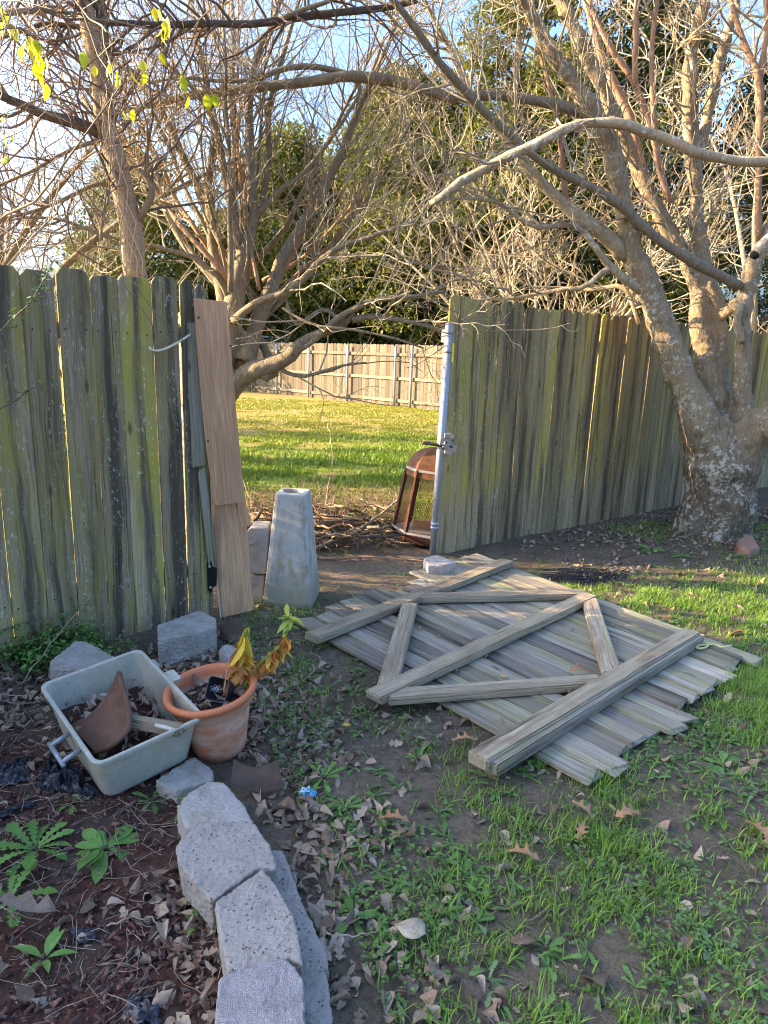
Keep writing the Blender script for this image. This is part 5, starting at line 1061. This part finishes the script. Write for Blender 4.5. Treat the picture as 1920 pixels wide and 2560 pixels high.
stick([on(560,1120,.05),on(548,1090,.1),on(530,1050,.2),on(522,1020,.28)],.010,'dark forked stick leaning up beside the laminate planks',mat='darkbark')
stick([on(545,1135,.03),on(560,1110,.12),on(566,1085,.2)],.013,'short dark upright stub left of the pillar top',mat='darkbark')
stick([on(700,1110,.1),on(708,1060,.25),on(718,1000,.6),on(714,950,.8),on(707,915,.9)],.004,'thin pale upright twig standing above the brush pile',mat='straw')
for k in range(78):
    x0,y0=rn.uniform(560,850),rn.uniform(1092,1180); a=rn.normal(.18,.45); L=rn.uniform(60,170); P=[]
    for j in range(4): P.append(on(x0+math.cos(a)*L*(j/3-.5),y0+math.sin(a)*L*.35*(j/3-.5),rn.uniform(.01,.20)*(1 if y0<1160 else .3)))
    stick(P,rn.uniform(.004,.013),('thin red-brown stick tangled in the brush pile in the gate opening','thin dark brown stick tangled in the brush pile in the gate opening','thin weathered grey stick tangled in the brush pile in the gate opening')[k%3],'brush pile',mat=['sprout','darkbark','barkC'][k%3],kink=.03)
mu=Multi(); n=900; x0=rn.uniform(530,860,n); y0=rn.uniform(1080,1190,n); P=np.zeros((n,5,3))
for i in range(n):
    c=on(x0[i],y0[i],0); a=rn.uniform(0,6.28); L=rn.uniform(.08,.4); 
    for j in range(5): P[i,j]=c+np.array([math.cos(a)*L*(j/4-.5),math.sin(a)*L*(j/4-.5),.01+rn.rand()*.17*(1 if y0[i]<1150 else .4)])
V,F=tubes(P,np.full((n,5),.0022),3); o=mo('brush_twigs',V,F,M['twigd'],attrs={'rnd':np.repeat(rn.rand(n),15)}); tag(o,'fine broken twigs in the brush pile beyond the gate opening','brush',kind='stuff')
# loose roots and stems on the near ground
for (pts,r_,lb,m_) in (([(655,1470),(690,1440),(690,1420),(668,1410)],.003,'thin curled root on the soil left of the fallen gate','straw'),
  ([(690,2015),(720,2022),(790,2018),(820,2008)],.004,'pale twig lying right of the edging blocks','straw'),
  ([(60,1505),(20,1502),(-20,1500)],.003,'pale stem lying left of the tub','straw'),([(0,1515),(50,1520),(95,1512)],.004,'grey stem on the ground left of the tub','barkC'),
  ([(1130,1990),(1155,1985),(1180,1965),(1215,1960)],.0035,'grey-green twig in the grass below the fallen gate','barkC'),
  ([(230,2000),(300,1980),(360,2000)],.003,'long dry straw stem across the red mulch','straw'),([(1150,1900),(1185,1990)],.003,'dry stem on the grass','straw'),
  ([(45,1480),(100,1390),(195,1290)],.0022,'thin dry stalk leaning across the vine at the left fence','straw')):
    P=[GH(x,y,.012) for x,y in pts]
    if 'leaning' in lb: P=[G(45,1480,.02),D(110,1390,2.75),D(195,1290,2.95)]
    if lb.startswith('dry stem on'): continue
    stick(P,r_,lb,mat=m_,kink=.01)
# ================================================================== GROUND COVER
def pts_in(n,x0,x1,y0,y1,r): return r.uniform(x0,x1,n),r.uniform(y0,y1,n)
def edge_right(x,y): return x-(bedx(y)+.05)               # >0: right of the blocks
gateP=[A1,A2,A3,A4]
def ingate(x,y,mg=.0):
    c=np.mean(gateP,0); m=np.ones(len(x),bool)
    for i in range(4):
        a=gateP[i];b=gateP[(i+1)%4]; s=(b[0]-a[0])*(y-a[1])-(b[1]-a[1])*(x-a[0]); sc=(b[0]-a[0])*(c[1]-a[1])-(b[1]-a[1])*(c[0]-a[0]); m&=(s*np.sign(sc)/np.linalg.norm(b-a)>mg)
    return m
def fdist(x,y): return (x-.417)*(-dR[1])+(y-4.879)*dR[0]  # <0: house side of the near fence line
def blockfree(x,y):
    m=~((np.abs(x-(bedx(y)-.04))<.10)&(y<2.05)); m&=((x+.61)**2+(y-2.34)**2>.015); return m
def bare(x,y):
    """patches of naked soil"""
    g=fbm(x,y,1.9,2); b=np.zeros_like(x)
    def blob(cx,cy,rx,ry,s=1.): return s*np.exp(-(((x-cx)/rx)**2+((y-cy)/ry)**2))
    b+=blob(-.1,4.2,.5,.5,1.3)+blob(-.05,2.9,.28,.5,.9)+blob(1.25,1.65,.22,.2,.9)+blob(.62,2.1,.18,.12,.9)+blob(1.2,4.9,1.0,.35,1)+blob(2.2,5.2,1.2,.5,.9)
    return b
rg=np.random.RandomState(77)
def keep(x,y,p): return rg.rand(len(x))<p
# near grass
mu=Multi()
x,y=pts_in(520000,-.9,4.5,.9,6.2,rg); m=inpic(x,y)&(edge_right(x,y)>.14)&~ingate(x,y,.03)&(fdist(x,y)<-.12)&blockfree(x,y)
x,y=x[m],y[m]; dens=np.clip((fbm(x,y,2.6,1)-.36)*5,.06,1)*np.clip((fbm(x,y,9,4)-.33)*4,0.03,1); dens*=np.clip(1-bare(x,y),0,1)
right=np.clip((x+.02-(y-1.2)*.2)/.45,0,1); dens*=.10+.9*right; dens*=np.where(y>4.3,np.clip((x-1.7)/1.2,0,1)*.8,1); dens+= .5*np.exp(-(((x-2.1)/.55)**2+((y-3.9)/.4)**2))*np.clip((fbm(x,y,7,6)-.45)*5,0,1)
m=keep(x,y,np.clip(dens,0,1)*(.85+.15*(x>.6))); x,y=x[m],y[m]; print('grass',len(x)); z=gh(x,y); bk=rg.randint(0,4,len(x)); hgt=(.028+.06*rg.rand(len(x))**1.4)*(.55+.75*fbm(x,y,3,9))*np.where(y>3.2,.7,1.); tone=np.clip(.55*fbm(x,y,2.,12)+.5*rg.rand(len(x))**1.3,0,1)
for k in range(4):
    s=bk==k; n=s.sum(); sc=np.stack([np.full(n,.0052),hgt[s],hgt[s]],1); 
    rot=rotm(rg.uniform(0,6.28,n),rg.uniform(-.9,.1,n)*.5,rg.uniform(-.25,.25,n)); tV=BLADE[k][0]
    # scale before rotation: width independent of the length
    V=np.einsum('nij,nvj->nvi',rot,tV[None]*sc[:,None,:])+np.stack([x[s],y[s],z[s]-.002],-1)[:,None]; F=(BLADE[k][1][None]+np.arange(n)[:,None,None]*len(tV)).reshape(-1,3); mu.raw(V.reshape(-1,3),F,np.repeat(tone[s],len(tV)))
o=mu.out('grass',M['grass']); tag(o,'short green grass patches on bare soil','grass',kind='stuff')
# lawn beyond the fence
mu=Multi(); x,y=pts_in(420000,-6,5.5,4.6,21.5,rg); nF_=np.array([-dF[1],dF[0]]); m=inpic(x,y,-20)&(fdist(x,y)>.35)&(((x-f0[0])*nF[0]+(y-f0[1])*nF[1])>.02)
m&=keep(x,y,np.clip((9/y)**.6,.25,1)); x,y=x[m],y[m]; d=np.clip((fbm(x,y,1.5,21)-.38)*5,.06,1)*np.where(y<6.2,.45,1); m=keep(x,y,d); x,y=x[m],y[m]; print('lawn',len(x)); z=gh(x,y)-.004
dry=np.clip((y-9.)/4+ (fbm(x,y,.8,31)-.5)*1.6,0,1); tone=np.clip(.5*dry+.34*rg.rand(len(x)),0,1); hgt=(.03+.06*rg.rand(len(x)))*(1.15-.45*dry); bk=rg.randint(0,4,len(x))
for k in range(4):
    s=bk==k; n=s.sum(); sc=np.stack([.006+.0012*y[s],hgt[s],hgt[s]],1); rot=rotm(rg.uniform(0,6.28,n),rg.uniform(-.6,.2,n),rg.uniform(-.3,.3,n)); tV=BLADE[k][0]
    V=np.einsum('nij,nvj->nvi',rot,tV[None]*sc[:,None,:])+np.stack([x[s],y[s],z[s]],-1)[:,None]; F=(BLADE[k][1][None]+np.arange(n)[:,None,None]*len(tV)).reshape(-1,3); mu.raw(V.reshape(-1,3),F,np.repeat(tone[s],len(tV)))
o=mu.out('lawn_grass',M['grassf']); tag(o,'sunlit yellow-green lawn beyond the gate opening','grass',kind='stuff')
# clover and tiny broad-leaved cover
mu=Multi(); x,y=pts_in(60000,-1.4,4.2,.9,6.,rg); m=inpic(x,y)&(edge_right(x,y)>.14)&~ingate(x,y,.0)&(fdist(x,y)<-.1)&blockfree(x,y); x,y=x[m],y[m]
d=np.clip((fbm(x,y,2.8,41)-.46)*5,0,1)*np.clip(1-bare(x,y)*.8,0,1)*np.clip((5-y),0.1,1); m=keep(x,y,d*.8); x,y=x[m],y[m]; print('clover',len(x)); z=gh(x,y); n=len(x)
for q in range(3): mu.add(*OVAL,np.stack([x,y,z+.008+.016*rg.rand(n)],-1),rotm(rg.uniform(0,6.28,n)+q*2.1,rg.uniform(-.2,.5,n),rg.uniform(-.3,.3,n)),rg.uniform(.010,.021,n),rg.rand(n))
# small ragged weeds
x,y=pts_in(9000,-1.1,3.6,.9,5.5,rg); m=inpic(x,y)&(edge_right(x,y)>.15)&~ingate(x,y,.0)&(fdist(x,y)<-.15)&blockfree(x,y); x,y=x[m],y[m]; d=np.clip((fbm(x,y,2.2,51)-.38)*3,0,1)*np.clip(1-bare(x,y)*.85,0,1); m=keep(x,y,d*.6); x,y=x[m],y[m]; n=len(x); print('weeds',n); z=gh(x,y)
for q in range(5): mu.add(*DANDY,np.stack([x,y,z+.004],-1),rotm(rg.uniform(0,6.28,n),rg.uniform(.0,.7,n),rg.uniform(-.3,.3,n)),rg.uniform(.02,.055,n),rg.rand(n))
o=mu.out('ground_cover',M['clover']); tag(o,'clover and small weeds spread over the soil','ground cover',kind='stuff')
# dead leaf litter
def litter(n,x,y,name,label,sz=(.024,.058),lift=.012,zf=None,mats='litter'):
    n=len(x); z=gh(x,y) if zf is None else zf; k=rg.choice(5,n,p=[.26,.28,.22,.06,.18]); mu=Multi()
    for q,t in enumerate((CURL1,CURL2,CURL3,TEAR,LANCE)):
        s=k==q; c=s.sum(); mu.add(*t,np.stack([x[s],y[s],z[s]+.004+rg.rand(c)**2*lift],-1),rotm(rg.uniform(0,6.28,c),rg.normal(0,.35,c),rg.normal(0,.45,c)),rg.uniform(*sz,c),np.clip(rg.beta(2,2,c),0,1))
    o=mu.out(name,M[mats]); tag(o,label,'dead leaves',kind='stuff'); return o
x,y=pts_in(85000,-1.6,4.6,.9,7.,rg); m=inpic(x,y)&(edge_right(x,y)>.02)&~ingate(x,y,.02)&(fdist(x,y)<-.02)&blockfree(x,y); x,y=x[m],y[m]
er=edge_right(x,y); d=.10+1.35*np.exp(-((er-.10)/.22)**2)*(y<3.2)+.9*np.exp(-(((x+.25)/.35)**2+((y-2.15)/.55)**2))+.75*np.exp(-(((x+.75)/.35)**2+((y-2.85)/.45)**2))+.8*np.exp(-((fdist(x,y)+.75)/.45)**2)*(x>1.3)*(y>4.3)+.08*(y<3)*(x>.2)
d*=np.clip((fbm(x,y,4,61)-.2)*2.2,0.1,1.2)*np.clip(1-.5*bare(x,y),.2,1)*.8; d*=np.where((y>3.6)&(x<.6),.25,1); m=keep(x,y,d*.62); litter(0,x[m],y[m],'dead_leaves','grey-brown dead leaves scattered right of the block edging and under the fence',(.024,.056)); print('litter',m.sum())
# mulch bed: chips, straw and leaves
x,y=pts_in(60000,-2.3,.1,.85,2.7,rg); m=inpic(x,y)&(edge_right(x,y)<-.13)&blockfree(x,y); x,y=x[m],y[m]
CH_=(np.array([(-.5,-.18,0),(.5,-.14,0),(.45,.18,0),(-.42,.15,0),(-.4,-.1,.16),(.4,-.08,.14),(.36,.1,.15),(-.36,.1,.13)],float),np.array([(4,5,6),(4,6,7),(0,1,5),(0,5,4),(1,2,6),(1,6,5),(2,3,7),(2,7,6),(3,0,4),(3,4,7)]))
m=keep(x,y,np.clip((fbm(x,y,3,71)-.1)*1.8,.2,1)*.6); xx,yy=x[m],y[m]; n=len(xx); mu=Multi(); mu.add(*CH_,np.stack([xx,yy,gh(xx,yy)+.003+rg.rand(n)*.008],-1),rotm(rg.uniform(0,6.28,n),rg.normal(0,.3,n),rg.normal(0,.3,n)),(rg.rand(n)**3*.026+.005),rg.rand(n)); print('chips',n)
o=mu.out('mulch_chips',M['mulch']); tag(o,'dark red-brown wood mulch chips left of the block edging','mulch',kind='stuff')
m=keep(x,y,.028); n=m.sum(); P=np.zeros((n,4,3)); c=np.stack([x[m],y[m],gh(x[m],y[m])+.008],-1); a=rg.uniform(0,6.28,n); L=rg.uniform(.03,.14,n)
for j in range(4): P[:,j]=c+np.stack([np.cos(a)*L*(j/3-.5),np.sin(a)*L*(j/3-.5),rg.rand(n)*.012],-1)+rg.randn(n,3)*.003
V,F=tubes(P,np.full((n,4),.0009),3); o=mo('straw',V,F,M['straw'],attrs={'rnd':np.repeat(rg.rand(n),12)}); tag(o,'thin pale dry straws lying over the mulch','straw',kind='stuff')
m=keep(x,y,np.clip((fbm(x,y,4.5,81)-.48)*2.6,0.015,1)*.22+.22*np.exp(-((edge_right(x,y)+.22)/.14)**2)*(y<1.7)); litter(0,x[m],y[m],'dead_leaves','curled grey dead leaves lying on the mulch bed')
x,y=pts_in(900,-1.9,-.7,2.4,3.1,rg); m=(fdist(x,y)<-.05)&blockfree(x,y); litter(0,x[m],y[m],'dead_leaves','dead leaves along the foot of the left fence')
# leaves inside the tub and the pot
u=rg.uniform(-.14,.14,200); v=rg.uniform(-.19,.19,200); pp=np.stack([u,v,.07+.035*rg.rand(200)-.03*u/.15*.5+.03*v/.2],-1)@Rt.T+tl; litter(0,pp[:,0],pp[:,1],'dead_leaves','dead leaves on the soil inside the plastic tub',(.02,.04),zf=pp[:,2])
a=rg.uniform(0,6.28,60); q=np.sqrt(rg.rand(60))*.115; pp=np.array([pw(q[i]*math.cos(a[i]),q[i]*math.sin(a[i]),.216) for i in range(60)]); litter(0,pp[:,0],pp[:,1],'dead_leaves','dead leaves on the soil inside the terracotta pot',(.02,.045),zf=pp[:,2])
a=rg.uniform(0,1,28); b=rg.uniform(.05,.95,28); gg=np.array([(A1*(1-s)+A2*s)*(1-t)+(A4*(1-s)+A3*s)*t for s,t in zip(a,b)]); litter(0,gg[:,0],gg[:,1],'dead_leaves','few dry leaves caught on the fallen gate boards',(.02,.035),.004,np.full(28,.055))
# crumbs and pebbles
x,y=pts_in(34000,-1.2,3.8,.9,5.8,rg); m=inpic(x,y)&(edge_right(x,y)>.1)&~ingate(x,y)&(fdist(x,y)<0); x,y=x[m],y[m]; m=keep(x,y,np.clip((fbm(x,y,3.3,91)-.4)*2,.05,.8)); x,y=x[m],y[m]; n=len(x); mu=Multi(); mu.add(*CH_,np.stack([x,y,gh(x,y)],-1),rotm(rg.uniform(0,6.28,n),rg.normal(0,.5,n),rg.normal(0,.5,n)),(rg.rand(n)**3*.012+.003),rg.rand(n)*.9)
o=mu.out('soil_crumbs',leafm('crumbs',[(.10,.08,.06),(.15,.12,.09),(.30,.25,.19),(.07,.055,.045)],0,.9,spec=.1)); tag(o,'small soil crumbs and chips on the bare ground','soil',kind='stuff')
# ================================================================== SINGLE WEEDS AND LEAVES
def rosette(x,y,size,n,label,seed,tm=DANDY,mat='weed',pit=(.15,.75),group=None,nm='dandelion'):
    r=np.random.RandomState(seed); c=GH(x,y,.005); T=thing(nm,c,label,'weed',group); mu=Multi(); a=np.arange(n)*2.4+r.uniform(0,.5,n); pos=c+np.stack([np.cos(a+1.57)*.008,np.sin(a+1.57)*.008,np.zeros(n)],-1)
    tV,tF=tm; mu.add(tV,tF,pos,rotm(a,r.uniform(*pit,n),r.uniform(-.3,.3,n)),r.uniform(.65,1.1,n)*size,r.rand(n)); mu.out('leaves',M[mat],T,smooth=False)
    tubeobj('crown',[c,c+np.array([0,0,.012])],[.006,.005],M['clayd'],T,6,2)
BIG=leaf_t([.02,.04,.07,.09,.13,.15,.19,.19,.20,.17,.12,.0],.22,.55,1)
rosette(228,1835,0.098,12,'dandelion-like rosette with broad smooth leaves in the mulch',1,BIG,nm='weed_rosette')
rosette(75,1835,0.122,12,'large leafy dandelion at the left edge of the mulch bed',2)
rosette(20,1945,0.104,9,'dandelion at the left edge just below the largest one',3)
rosette(420,1740,0.080,7,'dandelion with arrow-shaped leaf beside the pale edging block',4)
rosette(330,1730,0.061,8,'ragged weed with narrow blue-green leaves just below the tub',5,mat='clover')
rosette(160,1735,0.055,6,'small jagged dandelion right of the black plastic sheet',6)
rosette(95,2070,0.073,6,'sparse seedling with thin leaves in the lower mulch',7,LANCE,nm='seedling')
rosette(425,2000,0.043,4,'single upright green seedling left of the granite block',8,LANCE,pit=(.7,1.2),nm='seedling')
rosette(700,1680,0.067,9,'dandelion right of the tile shard near the blue wrapper',9)
rosette(745,1745,0.061,8,'dandelion just right of and below the blue wrapper',10)
rosette(905,1640,0.055,7,'small dandelion in the grass before the double rail of the gate',11)
rosette(1405,1190,0.098,9,'broad-leaved dandelion on the leaf litter left of the tree foot',12)
rosette(1475,1203,0.080,9,'dandelion with a yellow leaf in front of the tree foot',13)
rosette(1585,1205,0.098,12,'leafy weed patch in front of the reddish stone',14)
rosette(1350,1650,0.061,8,'rosette weed below the right corner of the fallen gate',15,BIG,nm='weed_rosette')
rosette(1560,1655,0.080,7,'weed with long blue-green leaves near the right edge',16,BIG,'clover',nm='weed_rosette')
rosette(760,1985,0.067,5,'broad heart-leaved weed right of the second edging block',17,BIG,'clover',nm='weed_rosette')
rosette(1530,2050,0.049,6,'small oval-leaved weed near the bottom right corner',18,BIG,'clover',nm='weed_rosette')
rosette(650,1475,0.043,6,'small weed on bare soil left of the diagonal brace end',19)
rosette(795,1170,0.098,8,'weed in front of the brush pile at the gate opening',20)
rosette(735,1945,0.037,6,'young weed right of the lichen spotted block',21)
rosette(1000,1900,0.055,8,'dandelion beside the tan oak leaf in the middle of the grass',22)
rosette(1180,2050,0.049,6,'oval-leaved weed at the bottom of the grass',23,BIG,'clover',nm='weed_rosette')
def oak_t():
    pts=[]; n=44
    for i in range(n+1):
        t=i/n; env=.30*math.sin(math.pi*min(1,t*.95+.03))**.7; lob=.35+.65*max(0,math.sin(t*math.pi*2*3.5-1.1))**.8; pts.append((env*lob+.012,t))
    V=[];F=[]
    for i,(wv,t) in enumerate(pts): z=.10*math.sin(t*4)+.0; V+=[(-wv,t+wv*.25,z+.35*wv*wv*4),(-wv*.4,t+wv*.06,z),(0,t,z-.01),(wv*.4,t+wv*.06,z),(wv,t+wv*.25,z+.3*wv*wv*4)]
    for i in range(n):
        a=i*5
        for k in range(4): F+=[(a+k,a+k+1,a+k+6),(a+k,a+k+6,a+k+5)]
    return np.array(V),np.array(F)
OAK=oak_t(); HEART=leaf_t([.0,.34,.46,.48,.42,.3,.14,0],.12,.05)
def single(x,y,size,yaw,label,tm=OAK,mat='oak',dz=.03,tilt=0,nm='oak_leaf',cat='leaf',zc=None):
    c=GH(x,y,dz) if zc is None else G(x,y,zc); r=rotm(np.array([yaw]),np.array([tilt]),np.array([.12])); V=(tm[0]-np.array([0,.5,0]))*size@r[0].T
    o=mo(nm,V,tm[1],M[mat],None,Matrix.Translation(Vector(c)),attrs={'rnd':np.full(len(V),RS.rand())}); s=o.modifiers.new('s','SOLIDIFY'); s.thickness=.0008; tag(o,label,cat); 
single(1130,1845,.105,1.1,'large tan oak leaf in the middle of the grass, its lobes spread wide')
single(1357,1757,.10,-1.2,'tan oak leaf below the right end of the fallen gate')
single(1262,1750,.09,.9,'half-curled orange oak leaf left of the tan one below the gate',tilt=.5)
single(1255,1795,.075,-.5,'small folded oak leaf in the grass under the half-curled one',tilt=.4)
single(1642,1795,.12,.2,'oak leaf cut by the right edge of the photo')
single(852,1768,.10,1.3,'orange-brown oak leaf near the blue wrapper side of the grass')
single(866,1800,.08,2.2,'darker brown leaf just below the oak leaf nearest the wrapper',mat='litter')
single(1003,1597,.095,1.5,'reddish oak leaf in the shade left of the double rail')
single(1252,1447,.10,-1.4,'brown oak leaf lying on the gate boards beside the right brace',zc=.065)
single(1225,1490,.06,.4,'curled brown leaf wedged under the double rail',zc=.065,tilt=.7)
single(886,2005,.085,1.2,'pale yellow rounded leaf in the lower grass',HEART,'straw',nm='fallen_leaf')
single(1125,2030,.075,1.5,'grey-blue oval leaf on the lower grass',OVAL,'litter',nm='fallen_leaf')
single(1283,2100,.085,.3,'dark brown curled leaf near the bottom edge',CURL3,'litter',nm='fallen_leaf')
single(748,1564,.035,.3,'small yellow-green leaf on the soil between the pot and the gate',HEART,'wilty',nm='fallen_leaf')
single(1087,1459,.03,.8,'tiny yellow leaf on the gate boards above the lower brace',HEART,'wilty',zc=.066,nm='fallen_leaf')
single(1590,1360,.09,.8,'reddish dead leaf beyond the right corner of the fallen gate',CURL3,'oak',nm='fallen_leaf')
single(60,1980,.13,1.9,'pale grey torn leaf at the left edge of the mulch',TEAR,'litter',nm='fallen_leaf')
single(612,1745,.10,1.2,'largest brown curled leaf right of the pale violet block',CURL1,'litter',nm='fallen_leaf',dz=.02)
single(578,2150,.0001,0,'x') if False else None
# wood chips singled out in the mulch
single(1445,1330,.03,1,'small brown leaf on the bright grass behind the gate',CURL3,'oak',nm='fallen_leaf')
